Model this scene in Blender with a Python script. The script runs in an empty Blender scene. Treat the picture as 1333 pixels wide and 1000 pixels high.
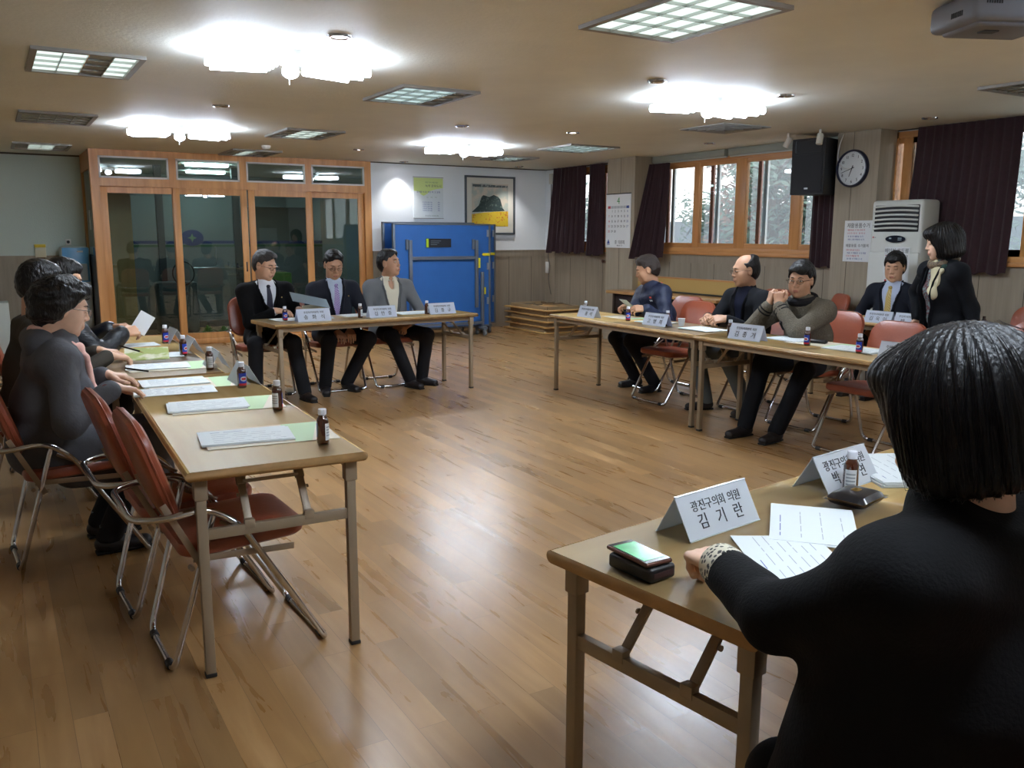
import bpy, bmesh, math, random
import numpy as np
from mathutils import Vector, Matrix
random.seed(7); rng = np.random.default_rng(7)
SC = bpy.context.scene
COL = SC.collection
PI = math.pi
R = math.radians

# ------------------------------------------------------------------ materials
def lin(c):
    return tuple((x/255/12.92 if x/255 <= 0.04045 else ((x/255+0.055)/1.055)**2.4) for x in c) + (1.0,)

MC = {}
def mat(name, col, rough=.6, metal=0., bump=None, vary=None, spec=.5, coat=0., sheen=0., emit=None, trans=0., alpha=1.):
    """col sRGB 0-255; bump=(scale, strength[, stretch]); vary=(scale, amount)"""
    if name in MC: return MC[name]
    m = bpy.data.materials.new(name); m.use_nodes = True
    nt = m.node_tree; b = nt.nodes['Principled BSDF']
    b.inputs['Base Color'].default_value = lin(col)
    b.inputs['Roughness'].default_value = rough
    b.inputs['Metallic'].default_value = metal
    b.inputs['Specular IOR Level'].default_value = spec
    b.inputs['Coat Weight'].default_value = coat
    b.inputs['Sheen Weight'].default_value = sheen
    b.inputs['Transmission Weight'].default_value = trans
    tc = nt.nodes.new('ShaderNodeTexCoord')
    if emit:
        b.inputs['Emission Color'].default_value = lin(emit[0]); b.inputs['Emission Strength'].default_value = emit[1]
    if vary:
        n = nt.nodes.new('ShaderNodeTexNoise'); n.inputs['Scale'].default_value = vary[0]; n.inputs['Detail'].default_value = 5
        src = tc.outputs['Object']
        if len(vary) > 2:
            mp = nt.nodes.new('ShaderNodeMapping'); mp.inputs['Scale'].default_value = vary[2]
            nt.links.new(src, mp.inputs['Vector']); src = mp.outputs['Vector']
        nt.links.new(src, n.inputs['Vector'])
        mx = nt.nodes.new('ShaderNodeMix'); mx.data_type = 'RGBA'
        a = vary[1]
        mx.inputs[6].default_value = tuple(min(1, x*(1-a)) for x in lin(col)[:3]) + (1,)
        mx.inputs[7].default_value = tuple(min(1, x*(1+a)) for x in lin(col)[:3]) + (1,)
        rp = nt.nodes.new('ShaderNodeMapRange'); rp.inputs[1].default_value = .3; rp.inputs[2].default_value = .7
        nt.links.new(n.outputs['Fac'], rp.inputs[0]); nt.links.new(rp.outputs[0], mx.inputs[0])
        nt.links.new(mx.outputs[2], b.inputs['Base Color'])
    if bump:
        n = nt.nodes.new('ShaderNodeTexNoise'); n.inputs['Scale'].default_value = bump[0]; n.inputs['Detail'].default_value = 4
        src = tc.outputs['Object']
        if len(bump) > 2:
            mp = nt.nodes.new('ShaderNodeMapping'); mp.inputs['Scale'].default_value = bump[2]
            nt.links.new(src, mp.inputs['Vector']); src = mp.outputs['Vector']
        nt.links.new(src, n.inputs['Vector'])
        bp = nt.nodes.new('ShaderNodeBump'); bp.inputs['Strength'].default_value = bump[1]; bp.inputs['Distance'].default_value = .02
        nt.links.new(n.outputs['Fac'], bp.inputs['Height']); nt.links.new(bp.outputs['Normal'], b.inputs['Normal'])
    MC[name] = m
    return m

def emis(name, col, s):
    if name in MC: return MC[name]
    m = bpy.data.materials.new(name); m.use_nodes = True; nt = m.node_tree; nt.nodes.clear()
    e = nt.nodes.new('ShaderNodeEmission'); e.inputs[0].default_value = lin(col); e.inputs[1].default_value = s
    o = nt.nodes.new('ShaderNodeOutputMaterial'); nt.links.new(e.outputs[0], o.inputs[0]); MC[name] = m
    return m

def glass(name, tint=(235, 242, 240), refl=.06, rough=0.0, boost=1.0):
    if name in MC: return MC[name]
    m = bpy.data.materials.new(name); m.use_nodes = True; nt = m.node_tree; nt.nodes.clear()
    t = nt.nodes.new('ShaderNodeBsdfTransparent'); t.inputs[0].default_value = lin(tint)
    g = nt.nodes.new('ShaderNodeBsdfGlossy'); g.inputs['Roughness'].default_value = rough
    lw = nt.nodes.new('ShaderNodeLayerWeight'); lw.inputs[0].default_value = .5
    f = nt.nodes.new('ShaderNodeMath'); f.operation = 'POWER'; f.inputs[1].default_value = 4.0; nt.links.new(lw.outputs['Facing'], f.inputs[0])
    mr = nt.nodes.new('ShaderNodeMath'); mr.operation = 'MULTIPLY_ADD'; mr.inputs[1].default_value = boost; mr.inputs[2].default_value = refl; mr.use_clamp = True
    mx = nt.nodes.new('ShaderNodeMixShader'); o = nt.nodes.new('ShaderNodeOutputMaterial')
    nt.links.new(f.outputs[0], mr.inputs[0]); nt.links.new(mr.outputs[0], mx.inputs[0])
    nt.links.new(t.outputs[0], mx.inputs[1]); nt.links.new(g.outputs[0], mx.inputs[2]); nt.links.new(mx.outputs[0], o.inputs[0])
    MC[name] = m
    return m

def dusty(name, k):
    """clear pane with a pale film of dust that scatters the daylight"""
    m = bpy.data.materials.new(name); m.use_nodes = True; nt = m.node_tree; nt.nodes.clear()
    t = nt.nodes.new('ShaderNodeBsdfTransparent'); d = nt.nodes.new('ShaderNodeBsdfTranslucent'); d.inputs[0].default_value = (.86, .88, .9, 1)
    mx = nt.nodes.new('ShaderNodeMixShader'); mx.inputs[0].default_value = k; o = nt.nodes.new('ShaderNodeOutputMaterial')
    nt.links.new(t.outputs[0], mx.inputs[1]); nt.links.new(d.outputs[0], mx.inputs[2]); nt.links.new(mx.outputs[0], o.inputs[0])
    return m

def floor_mat():
    m = bpy.data.materials.new('laminate_floor'); m.use_nodes = True; nt = m.node_tree; L = nt.links
    b = nt.nodes['Principled BSDF']; tc = nt.nodes.new('ShaderNodeTexCoord')
    mp = nt.nodes.new('ShaderNodeMapping'); mp.inputs['Rotation'].default_value = (0, 0, R(90)); L.new(tc.outputs['Object'], mp.inputs['Vector'])
    br = nt.nodes.new('ShaderNodeTexBrick'); L.new(mp.outputs[0], br.inputs['Vector'])
    br.offset = .37; br.offset_frequency = 2; br.squash = 1.0
    for k, v in (('Scale', 1), ('Mortar Size', .0009), ('Mortar Smooth', .3), ('Bias', 0), ('Brick Width', .92), ('Row Height', .098)): br.inputs[k].default_value = v
    br.inputs['Color1'].default_value = (0, 0, 0, 1); br.inputs['Color2'].default_value = (1, 1, 1, 1); br.inputs['Mortar'].default_value = (.5, .5, .5, 1)
    # wood grain: stretched noise warped per plank
    mp2 = nt.nodes.new('ShaderNodeMapping'); mp2.inputs['Scale'].default_value = (9, .9, 1); L.new(tc.outputs['Object'], mp2.inputs['Vector'])
    ad = nt.nodes.new('ShaderNodeVectorMath'); ad.operation = 'MULTIPLY_ADD'; ad.inputs[1].default_value = (7, 31, 3)
    L.new(br.outputs['Color'], ad.inputs[0]); L.new(mp2.outputs[0], ad.inputs[2])
    n1 = nt.nodes.new('ShaderNodeTexNoise'); n1.inputs['Scale'].default_value = 1.4; n1.inputs['Detail'].default_value = 5; n1.inputs['Roughness'].default_value = .5; n1.inputs['Distortion'].default_value = .6
    L.new(ad.outputs[0], n1.inputs['Vector'])
    cr = nt.nodes.new('ShaderNodeValToRGB'); e = cr.color_ramp.elements
    e[0].position = .25; e[0].color = lin((154, 115, 71)); e[1].position = .80; e[1].color = lin((188, 150, 104))
    x = e.new(.5); x.color = lin((168, 130, 84))
    L.new(n1.outputs['Fac'], cr.inputs[0])
    # per-plank brightness
    sp = nt.nodes.new('ShaderNodeMapRange'); sp.inputs[3].default_value = .76; sp.inputs[4].default_value = 1.12; L.new(br.outputs['Color'], sp.inputs[0])
    mu = nt.nodes.new('ShaderNodeVectorMath'); mu.operation = 'SCALE'; L.new(cr.outputs[0], mu.inputs[0]); L.new(sp.outputs[0], mu.inputs['Scale'])
    mm = nt.nodes.new('ShaderNodeMix'); mm.data_type = 'RGBA'; mm.inputs[7].default_value = lin((92, 62, 38)); L.new(mu.outputs[0], mm.inputs[6])
    fm = nt.nodes.new('ShaderNodeMath'); fm.operation = 'MULTIPLY'; fm.inputs[1].default_value = .6; L.new(br.outputs['Fac'], fm.inputs[0]); L.new(fm.outputs[0], mm.inputs[0])
    L.new(mm.outputs[2], b.inputs['Base Color'])
    rr = nt.nodes.new('ShaderNodeMapRange'); rr.inputs[3].default_value = .22; rr.inputs[4].default_value = .36; L.new(n1.outputs['Fac'], rr.inputs[0]); L.new(rr.outputs[0], b.inputs['Roughness'])
    bp = nt.nodes.new('ShaderNodeBump'); bp.inputs['Strength'].default_value = .10; bp.inputs['Distance'].default_value = .004
    L.new(n1.outputs['Fac'], bp.inputs['Height']); L.new(bp.outputs[0], b.inputs['Normal'])
    b.inputs['Specular IOR Level'].default_value = .62
    return m

def wood(name, c1, c2, axis=1, sc=9, rough=.4, coat=0.):
    """straight grained wood, grain along object axis"""
    if name in MC: return MC[name]
    m = bpy.data.materials.new(name); m.use_nodes = True; nt = m.node_tree; L = nt.links
    b = nt.nodes['Principled BSDF']; tc = nt.nodes.new('ShaderNodeTexCoord')
    mp = nt.nodes.new('ShaderNodeMapping'); s = [sc*3]*3; s[axis] = sc*.22; mp.inputs['Scale'].default_value = s
    L.new(tc.outputs['Object'], mp.inputs['Vector'])
    n = nt.nodes.new('ShaderNodeTexNoise'); n.inputs['Scale'].default_value = 1; n.inputs['Detail'].default_value = 6; n.inputs['Distortion'].default_value = .7
    L.new(mp.outputs[0], n.inputs['Vector'])
    cr = nt.nodes.new('ShaderNodeValToRGB'); e = cr.color_ramp.elements
    e[0].position = .32; e[0].color = lin(c1); e[1].position = .68; e[1].color = lin(c2)
    L.new(n.outputs['Fac'], cr.inputs[0]); L.new(cr.outputs[0], b.inputs['Base Color'])
    b.inputs['Roughness'].default_value = rough; b.inputs['Coat Weight'].default_value = coat; b.inputs['Coat Roughness'].default_value = .2
    MC[name] = m
    return m

# ------------------------------------------------------------------ mesh builder
def rotm(rx=0, ry=0, rz=0):
    return Matrix.Rotation(rz, 3, 'Z') @ Matrix.Rotation(ry, 3, 'Y') @ Matrix.Rotation(rx, 3, 'X')

class G:
    def __init__(s): s.v = []; s.f = []; s.m = []
    def raw(s, vs, fs, m=0):
        o = len(s.v); s.v += [tuple(v) for v in vs]; s.f += [tuple(i+o for i in f) for f in fs]; s.m += [m]*len(fs); return s
    def box(s, c, d, m=0, rot=None, bev=0, seg=2):
        bm = bmesh.new(); bmesh.ops.create_cube(bm, size=1); bmesh.ops.scale(bm, vec=d, verts=bm.verts)
        if bev: bmesh.ops.bevel(bm, geom=bm.edges[:], offset=min(bev, min(d)*.49), segments=seg, profile=.5, affect='EDGES')
        M = (rot or Matrix.Identity(3)); c = Vector(c)
        bm.verts.index_update()
        s.raw([M @ v.co + c for v in bm.verts], [[v.index for v in f.verts] for f in bm.faces], m); bm.free(); return s
    def bb(s, x0, x1, y0, y1, z0, z1, m=0, bev=0, seg=2):
        return s.box(((x0+x1)/2, (y0+y1)/2, (z0+z1)/2), (abs(x1-x0), abs(y1-y0), abs(z1-z0)), m, None, bev, seg)
    def quad(s, a, b, c, d, m=0): return s.raw([a, b, c, d], [(0, 1, 2, 3)], m)
    def tube(s, pts, r, m=0, n=10, closed=False, sub=0, flat=None):
        P = [Vector(p) for p in pts]
        if sub: P = smooth(P, sub, closed)
        N = len(P); rr = r if hasattr(r, '__len__') else [r]*N
        if len(rr) != N: rr = list(np.interp(np.linspace(0, 1, N), np.linspace(0, 1, len(rr)), rr))
        vs = []; up = None
        for i, p in enumerate(P):
            t = (P[(i+1) % N] - P[i-1]) if closed else (P[min(i+1, N-1)] - P[max(i-1, 0)])
            t.normalize()
            if up is None: up = Vector((0, 0, 1)) if abs(t.z) < .9 else Vector((1, 0, 0))
            u = (up - t*up.dot(t)).normalized(); w = t.cross(u); up = u
            for k in range(n):
                a = 2*PI*k/n
                vs.append(p + u*(math.cos(a)*rr[i]) + w*(math.sin(a)*rr[i]*(flat or 1)))
        fs = []
        for i in range(N if closed else N-1):
            j = (i+1) % N
            for k in range(n): fs.append((i*n+k, i*n+(k+1) % n, j*n+(k+1) % n, j*n+k))
        if not closed: fs += [tuple(range(n))[::-1], tuple(range((N-1)*n, N*n))]
        return s.raw(vs, fs, m)
    def lathe(s, prof, c=(0, 0, 0), m=0, n=24, rot=None, mf=None, cap=True):
        M = rot or Matrix.Identity(3); c = Vector(c); vs = []
        for r, z in prof:
            for k in range(n): a = 2*PI*k/n; vs.append(M @ Vector((r*math.cos(a), r*math.sin(a), z)) + c)
        o = len(s.v); s.v += [tuple(v) for v in vs]
        for i in range(len(prof)-1):
            for k in range(n):
                s.f.append((o+i*n+k, o+i*n+(k+1) % n, o+(i+1)*n+(k+1) % n, o+(i+1)*n+k))
                s.m.append(mf(i, k) if mf else m)
        if cap: s.f += [tuple(o+k for k in range(n))[::-1], tuple(o+(len(prof)-1)*n+k for k in range(n))]; s.m += [m, m]
        return s
    def prism(s, poly, z0, z1, m=0, M=None):
        """poly in xy extruded z0..z1, M 4x4"""
        n = len(poly); M = M or Matrix.Identity(4)
        vs = [M @ Vector((x, y, z0)) for x, y in poly] + [M @ Vector((x, y, z1)) for x, y in poly]
        return s.raw(vs, [tuple(range(n))[::-1], tuple(range(n, 2*n))] + [(i, (i+1) % n, n+(i+1) % n, n+i) for i in range(n)], m)
    def ell(s, c, r, m=0, n=12, rot=None):
        prof = [(max(1e-4, math.sin(PI*i/n)), -math.cos(PI*i/n)) for i in range(n+1)]
        M = (rot or Matrix.Identity(3)) @ Matrix.Diagonal(r)
        return s.lathe(prof, c, m, n+4, M)
    def obj(s, name, mats, parent=None, smooth_ang=35, fix=True):
        me = bpy.data.meshes.new(name); me.from_pydata(s.v, [], s.f)
        for mm in (mats if isinstance(mats, (list, tuple)) else [mats]): me.materials.append(mm)
        me.polygons.foreach_set('material_index', s.m)
        if fix:
            bm = bmesh.new(); bm.from_mesh(me); bmesh.ops.recalc_face_normals(bm, faces=bm.faces); bm.to_mesh(me); bm.free()
        if smooth_ang:
            me.polygons.foreach_set('use_smooth', [True]*len(me.polygons)); me.set_sharp_from_angle(angle=R(smooth_ang))
        me.update()
        o = bpy.data.objects.new(name, me); COL.objects.link(o)
        if parent: o.parent = parent
        return o

def smooth(P, sub, closed=False):
    out = []; N = len(P)
    for i in range(N if closed else N-1):
        p0, p1, p2, p3 = (P[i-1] if (i or closed) else P[0]), P[i], P[(i+1) % N], (P[(i+2) % N] if (closed or i+2 < N) else P[-1])
        for k in range(sub):
            t = k/sub
            out.append(.5*((2*p1) + (p2-p0)*t + (2*p0-5*p1+4*p2-p3)*t*t + (-p0+3*p1-3*p2+p3)*t**3))
    if not closed: out.append(P[-1])
    return out

def fillet(P, r, n=5):
    """round the corners of a polyline"""
    P = [Vector(p) for p in P]; out = [P[0]]
    for i in range(1, len(P)-1):
        a, b, c = P[i-1], P[i], P[i+1]; d1 = (a-b); d2 = (c-b)
        rr = min(r, d1.length*.49, d2.length*.49); p = b + d1.normalized()*rr; q = b + d2.normalized()*rr
        for k in range(n+1):
            t = k/n; out.append(p*(1-t)**2 + b*2*t*(1-t) + q*t*t)
    out.append(P[-1]); return out

def fillet_closed(P, r, n=5):
    P = [Vector(p) for p in P]; N = len(P); out = []
    for i in range(N):
        a, b, c = P[i-1], P[i], P[(i+1) % N]; d1 = (a-b); d2 = (c-b)
        rr = min(r, d1.length*.49, d2.length*.49); p = b + d1.normalized()*rr; q = b + d2.normalized()*rr
        for k in range(n+1):
            t = k/n; out.append(p*(1-t)**2 + b*2*t*(1-t) + q*t*t)
    return out

def rrect(w, h, r, n=6):
    pts = []
    for cx, cy, a0 in ((w/2-r, h/2-r, 0), (-w/2+r, h/2-r, 90), (-w/2+r, -h/2+r, 180), (w/2-r, -h/2+r, 270)):
        for k in range(n+1):
            a = R(a0+90*k/n); pts.append((cx+r*math.cos(a), cy+r*math.sin(a)))
    return pts

def tag(o, label=None, cat=None, group=None, kind=None):
    if label: o['label'] = label
    if cat: o['category'] = cat
    if group: o['group'] = group
    if kind: o['kind'] = kind
    return o

def thing(name, label, cat, loc=(0, 0, 0), rz=0, group=None):
    o = bpy.data.objects.new(name, None); COL.objects.link(o); o.location = loc; o.rotation_euler = (0, 0, rz)
    o.empty_display_size = .1
    return tag(o, label, cat, group)

def struct(name, g, m, parent=None, ang=35):
    o = g.obj(name, m, parent, ang)
    if not parent: o['kind'] = 'structure'
    return o

def copy_tree(o, parent=None):
    c = o.copy(); COL.objects.link(c); c.parent = parent
    for ch in list(o.children): copy_tree(ch, c)
    return c

def place(src, used, label, loc, rz, group=None):
    o = src if not used else copy_tree(src)
    o.location = loc; o.rotation_euler = (0, 0, rz); o['label'] = label
    if group: o['group'] = group
    return o

# ---- lettering: every character of the built-in font turned into mesh once, then set letter by letter
CHARS = sorted(set('광진구의회원김기란박연송화식만중종규홍석고병희욱이경재활용품수거목에어컨온도를하로녹색문시주민자치위0123456789·●℃LG'))
def _atlas():
    cu = bpy.data.curves.new('t', 'FONT'); cu.body = '\n'.join(CHARS); cu.size = 1; cu.extrude = .02; cu.align_x = 'LEFT'; cu.space_line = 3; cu.resolution_u = 2
    o = bpy.data.objects.new('t', cu); me = bpy.data.meshes.new_from_object(o)
    V = np.array([v.co[:] for v in me.vertices]); row = np.clip(np.round(-(V[:, 1]-.35)/3.0).astype(int), 0, len(CHARS)-1)
    GL = {c: [[], []] for c in CHARS}; idx = {}
    for i, r_ in enumerate(row):
        c = CHARS[r_]; idx[i] = len(GL[c][0]); GL[c][0].append((V[i, 0], V[i, 1]+3.0*r_, V[i, 2]))
    for p in me.polygons: GL[CHARS[row[p.vertices[0]]]][1].append(tuple(idx[v] for v in p.vertices))
    bpy.data.objects.remove(o); bpy.data.curves.remove(cu); bpy.data.meshes.remove(me)
    return GL
GLYPH = _atlas()

def add_text(g, s, size, M, m=0, ext=.0005, align='CENTER', sp=1.0, sx=1.0):
    x = 0; out = []
    for c in s:
        if c == ' ' or c not in GLYPH or not GLYPH[c][0]: x += .35; continue
        xs = [v[0] for v in GLYPH[c][0]]; x1 = max(xs)+.06; out.append((c, x)); x += x1
    off = -x/2 if align == 'CENTER' else 0
    for c, x0 in out:
        g.raw([M @ Vector(((v[0]+x0+off)*size*sx, (v[1]-.35)*size, (v[2]+.02)/.04*ext*2)) for v in GLYPH[c][0]], GLYPH[c][1], m)

def frame(o, xd, yd):
    """4x4 placing local x along xd, y along yd, z=normal, at o"""
    xd = Vector(xd).normalized(); yd = Vector(yd).normalized(); zd = xd.cross(yd)
    return Matrix(((xd.x, yd.x, zd.x, o[0]), (xd.y, yd.y, zd.y, o[1]), (xd.z, yd.z, zd.z, o[2]), (0, 0, 0, 1)))

# ------------------------------------------------------------------ camera
f_px, yaw, pitch, roll = 1127., R(30.87), R(9.82), R(.163)
fw = Vector((math.sin(yaw)*math.cos(pitch), math.cos(yaw)*math.cos(pitch), -math.sin(pitch)))
r0 = Vector((math.cos(yaw), -math.sin(yaw), 0)); u0 = r0.cross(fw)
r2 = r0*math.cos(roll) + u0*math.sin(roll); u2 = -r0*math.sin(roll) + u0*math.cos(roll)
cam = bpy.data.cameras.new('camera'); co = bpy.data.objects.new('camera', cam); COL.objects.link(co)
cam.sensor_width = 36; cam.lens = f_px/1333*36; cam.clip_start = .05; cam.clip_end = 200
co.matrix_world = Matrix(((r2.x, u2.x, -fw.x, 0), (r2.y, u2.y, -fw.y, 0), (r2.z, u2.z, -fw.z, 1.46), (0, 0, 0, 1)))
SC.camera = co
SC.view_settings.view_transform = 'Standard'; SC.view_settings.look = 'None'; SC.view_settings.gamma = 1; SC.view_settings.use_curve_mapping = False
SC.view_settings.exposure = 1.62
SC.cycles.use_denoising = True; SC.cycles.max_bounces = 7; SC.cycles.diffuse_bounces = 4; SC.cycles.glossy_bounces = 4
SC.cycles.transparent_max_bounces = 16; SC.cycles.sample_clamp_indirect = 6; SC.cycles.caustics_reflective = False; SC.cycles.caustics_refractive = False

ZC = 2.48; XW = 7.80; YB = 12.0; YG = 13.2; XP = 7.50
# ------------------------------------------------------------------ the room
W_green = mat('pale_green_wallpaper', (196, 208, 200), .8, bump=(60, .15))
W_white = mat('white_wallpaper', (228, 234, 236), .75, bump=(60, .15))
W_beige = mat('beige_wallpaper', (196, 188, 172), .8, bump=(60, .15))
M_ceil = mat('beige_ceiling_paper', (226, 226, 216), .6, bump=(45, .12), vary=(3, .03), spec=.35)
M_wains = mat('taupe_panel', (152, 140, 122), .6, vary=(1.0, .10, (26, 26, 1.6)))
M_pill = mat('taupe_pillar_panel', (158, 146, 127), .6, vary=(1.0, .10, (30, 30, 1.8)))
M_seam = mat('dark_seam', (84, 74, 62), .8)
M_oak = wood('oak_trim', (186, 128, 72), (212, 154, 94), 2, 5, .4)
M_oakh = wood('oak_trim_level', (186, 128, 72), (212, 154, 94), 1, 5, .4)
M_pvc = mat('white_window_plastic', (206, 208, 206), .4)
M_dark = mat('dark_brown_board', (50, 38, 30), .5)

struct('floor', G().bb(-2.2, 8.0, -2.2, 16.5, -.06, 0), floor_mat())
struct('ceiling', G().bb(-2.2, 8.0, -2.2, 16.5, ZC, ZC+.08), M_ceil)
# outer shell: left wall, wall behind the photographer
struct('wall_left', G().bb(-2.2, -2.1, -2.2, YG, 0, ZC), W_beige)
struct('wall_front', G().bb(-2.1, 8.0, -2.2, -2.1, 0, ZC), W_beige)
# far left wall: green paper above a panelled dado
struct('wall_back_left', G().bb(-2.1, 1.14, YG, YG+.1, 0, ZC), W_green)
def dado(name, p0, p1, n, ztop=1.19, step=.42, off=.0):
    """wall panelling from p0 to p1 (xy), n = outward normal, with cap rail and seams"""
    p0 = Vector((*p0, 0)); p1 = Vector((*p1, 0)); d = (p1-p0); L = d.length; d.normalize(); n = Vector((*n, 0))
    M = Matrix(((d.x, n.x, 0, p0.x), (d.y, n.y, 0, p0.y), (0, 0, 1, 0), (0, 0, 0, 1)))
    g = G()
    def b(x0, x1, y0, y1, z0, z1, m=0):
        h = G().bb(x0, x1, y0, y1, z0, z1); g.raw([M @ Vector(v) for v in h.v], h.f, m)
    b(0, L, 0, .010, 0, ztop); b(0, L, 0, .022, ztop-.09, ztop-.002); b(0, L, 0, .028, ztop-.002, ztop+.012)
    x = off
    while x < L:
        if x > .01: b(x, x+.006, .010, .0112, .1, ztop-.09, 1)
        x += step
    b(0, L, 0, .018, 0, .09)
    return struct(name, g, [M_wains, M_seam])
dado('trim_back_left', (-2.1, YG), (1.14, YG), (0, -1), 1.15, .6, .3)
# white back wall and white return on the right
struct('wall_back', G().bb(4.80, 7.9, YB, YB+.1, 0, ZC), W_white)
dado('trim_back', (4.80, YB), (XW, YB), (0, -1), 1.20, .42, .2)
# right wall with two window openings
WZ0, WZ1 = 1.235, 2.40
g = G()
g.bb(XW, XW+.14, -2.1, 1.0, 0, ZC); g.bb(XW, XW+.14, 1.0, 5.66, 0, WZ0); g.bb(XW, XW+.14, 1.0, 5.66, WZ1+.06, ZC)
g.bb(XW, XW+.14, 5.66, 6.2, 0, ZC); g.bb(XW, XW+.14, 6.2, 9.30, 0, WZ0); g.bb(XW, XW+.14, 6.2, 9.30, WZ1+.02, ZC)
g.bb(XW, XW+.14, 9.30, 10.2, 0, ZC); g.bb(XW, XW+.14, 10.2, 11.5, 0, WZ0); g.bb(XW, XW+.14, 10.2, 11.5, WZ1+.05, ZC)
g.bb(XW, XW+.14, 11.5, 12.1, 0, ZC)
struct('wall_right', g, W_white)
dado('trim_right', (XW, -2.1), (XW, 5.63), (-1, 0), 1.19, .42, .05)
dado('trim_1', (XW, 6.12), (XW, 9.28), (-1, 0), 1.19, .42, .30)
dado('trim_2', (XW, 9.88), (XW, YB), (-1, 0), 1.19, .42, .12)
# two pillars clad in the same board
for i, (y0, y1, x) in enumerate(((9.27, 9.87, 7.43), (5.63, 6.13, 7.53))):
    g = G().bb(x, XW, y0, y1, 0, ZC, 0); g.bb(x-.012, XW, y0-.012, y1+.012, 0, .09, 0)
    g.bb(x-.002, x, y0+.3, y0+.304, .09, ZC, 1)
    struct('wall_pillar_%s' % ('far', 'near')[i], g, [M_pill, M_seam])
# dark line where ceiling meets walls
g = G().bb(4.80, XW, YB-.012, YB, ZC-.014, ZC); g.bb(-2.1, 1.14, YG-.012, YG, ZC-.02, ZC); g.bb(XW-.012, XW, -2.1, YB, ZC-.012, ZC)
struct('trim_ceiling', g, M_seam)

# ---- windows in the right wall
M_pane = glass('window_glass', (225, 232, 235), .03)
M_dust = dusty('dusty_outer_glass', .12)
M_red = mat('reddish_outer_sash', (150, 88, 62), .5)
def window(name, y0, y1, z0, z1, posts, sill=True):
    """posts: (ya, yb) of uprights"""
    g = G(); x0, x1 = XW-.02, XW+.10
    g.bb(x0-.02, x1, y0, y1, z0, z0+.06, 0, .006); g.bb(x0, x1, y0, y1, z1-.06, z1, 0); g.bb(x0, x1, y0, y0+.05, z0, z1, 0); g.bb(x0, x1, y1-.05, y1, z0, z1, 0)
    if sill: g.bb(x0-.035, x0, y0, y1, z0-.03, z0+.01, 0, .006)
    w = struct(name, g, M_oakh); w['label'] = 'oak framed sliding window'
    for a, b in posts:
        G().bb(XW-.005, XW+.05, a, b, z0+.06, z1-.06, 0, .004).obj('window_post', M_oak, w)
    # sash rails, outer frames, panes
    ys = [y0+.05] + [q for ab in posts for q in ab] + [y1-.05]
    for k in range(0, len(ys), 2):
        a, b = ys[k], ys[k+1]
        if b-a < .03: continue
        s = G().bb(XW+.0, XW+.04, a, b, z0+.06, z0+.12, 0); s.bb(XW+.0, XW+.04, a, b, z1-.11, z1-.06, 0); s.obj('window_rail', M_oakh, w)
        s = G().bb(XW+.02, XW+.024, a, b, z0+.12, z1-.11, 0); s.obj('pane', M_pane, w)
        s = G().bb(XW+.095, XW+.098, a, b, z0+.06, z1-.06, 0); s.obj('outer_pane', M_dust, w)
    o = G()
    for k in range(0, len(ys), 2):
        a, b = ys[k], ys[k+1]
        if b-a > .3:
            o.bb(XW+.085, XW+.115, b-.05-.10, b-.10, z0+.06, z1-.06, 1); o.bb(XW+.085, XW+.115, b-.16-.09, b-.20, z0+.06, z1-.06, 0)
    if o.v: o.obj('outer_sash', [M_pvc, M_red], w)
    return w
window('window_1', 6.2, 9.30, WZ0, WZ1+.02, ((6.80, 6.94), (7.63, 7.80), (8.42, 8.53)))
window('window_2', 1.0, 5.66, WZ0-.02, WZ1+.06, ((5.46, 5.56), (4.28, 4.33), (2.9, 3.06), (1.9, 1.98)))
window('window_3', 10.2, 11.5, WZ0, WZ1+.05, ((10.66, 10.76),))

# ---- glazed sliding-door enclosure at the back left (x 1.14..4.80)
M_dglass = glass('door_glass', (222, 234, 232), .08, 0, 1.0)
M_alu = mat('white_aluminium_bead', (208, 206, 200), .4)
YD = YB
g = G()
g.bb(1.14, 1.24, YD, YD+.12, 0, ZC-.001, 0); g.bb(4.70, 4.80, YD, YD+.12, 0, ZC-.001, 0)          # end posts
g.bb(1.24, 4.70, YD, YD+.12, 2.40, ZC-.001, 0); g.bb(1.24, 4.70, YD, YD+.12, 2.035, 2.135, 0); g.bb(1.24, 4.70, YD, YD+.12, 0, .07, 0, .01)
for x in (2.10, 2.99, 3.88): g.bb(x-.045, x+.045, YD, YD+.12, 2.135, 2.40, 0)
fr = struct('door_1', g, M_oak); fr['label'] = 'oak frame of the glazed sliding doors'
for a, b in ((1.24, 2.055), (2.145, 2.945), (3.035, 3.835), (3.925, 4.70)):
    t = G(); z0, z1 = 2.135, 2.40
    t.bb(a, b, YD-.004, YD+.03, z0, z0+.022); t.bb(a, b, YD-.004, YD+.03, z1-.022, z1); t.bb(a, a+.022, YD-.004, YD+.03, z0, z1); t.bb(b-.022, b, YD-.004, YD+.03, z0, z1)
    t.obj('transom_bead', M_alu, fr); G().bb(a+.022, b-.022, YD+.012, YD+.017, z0+.022, z1-.022).obj('pane', M_dglass, fr)
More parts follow.
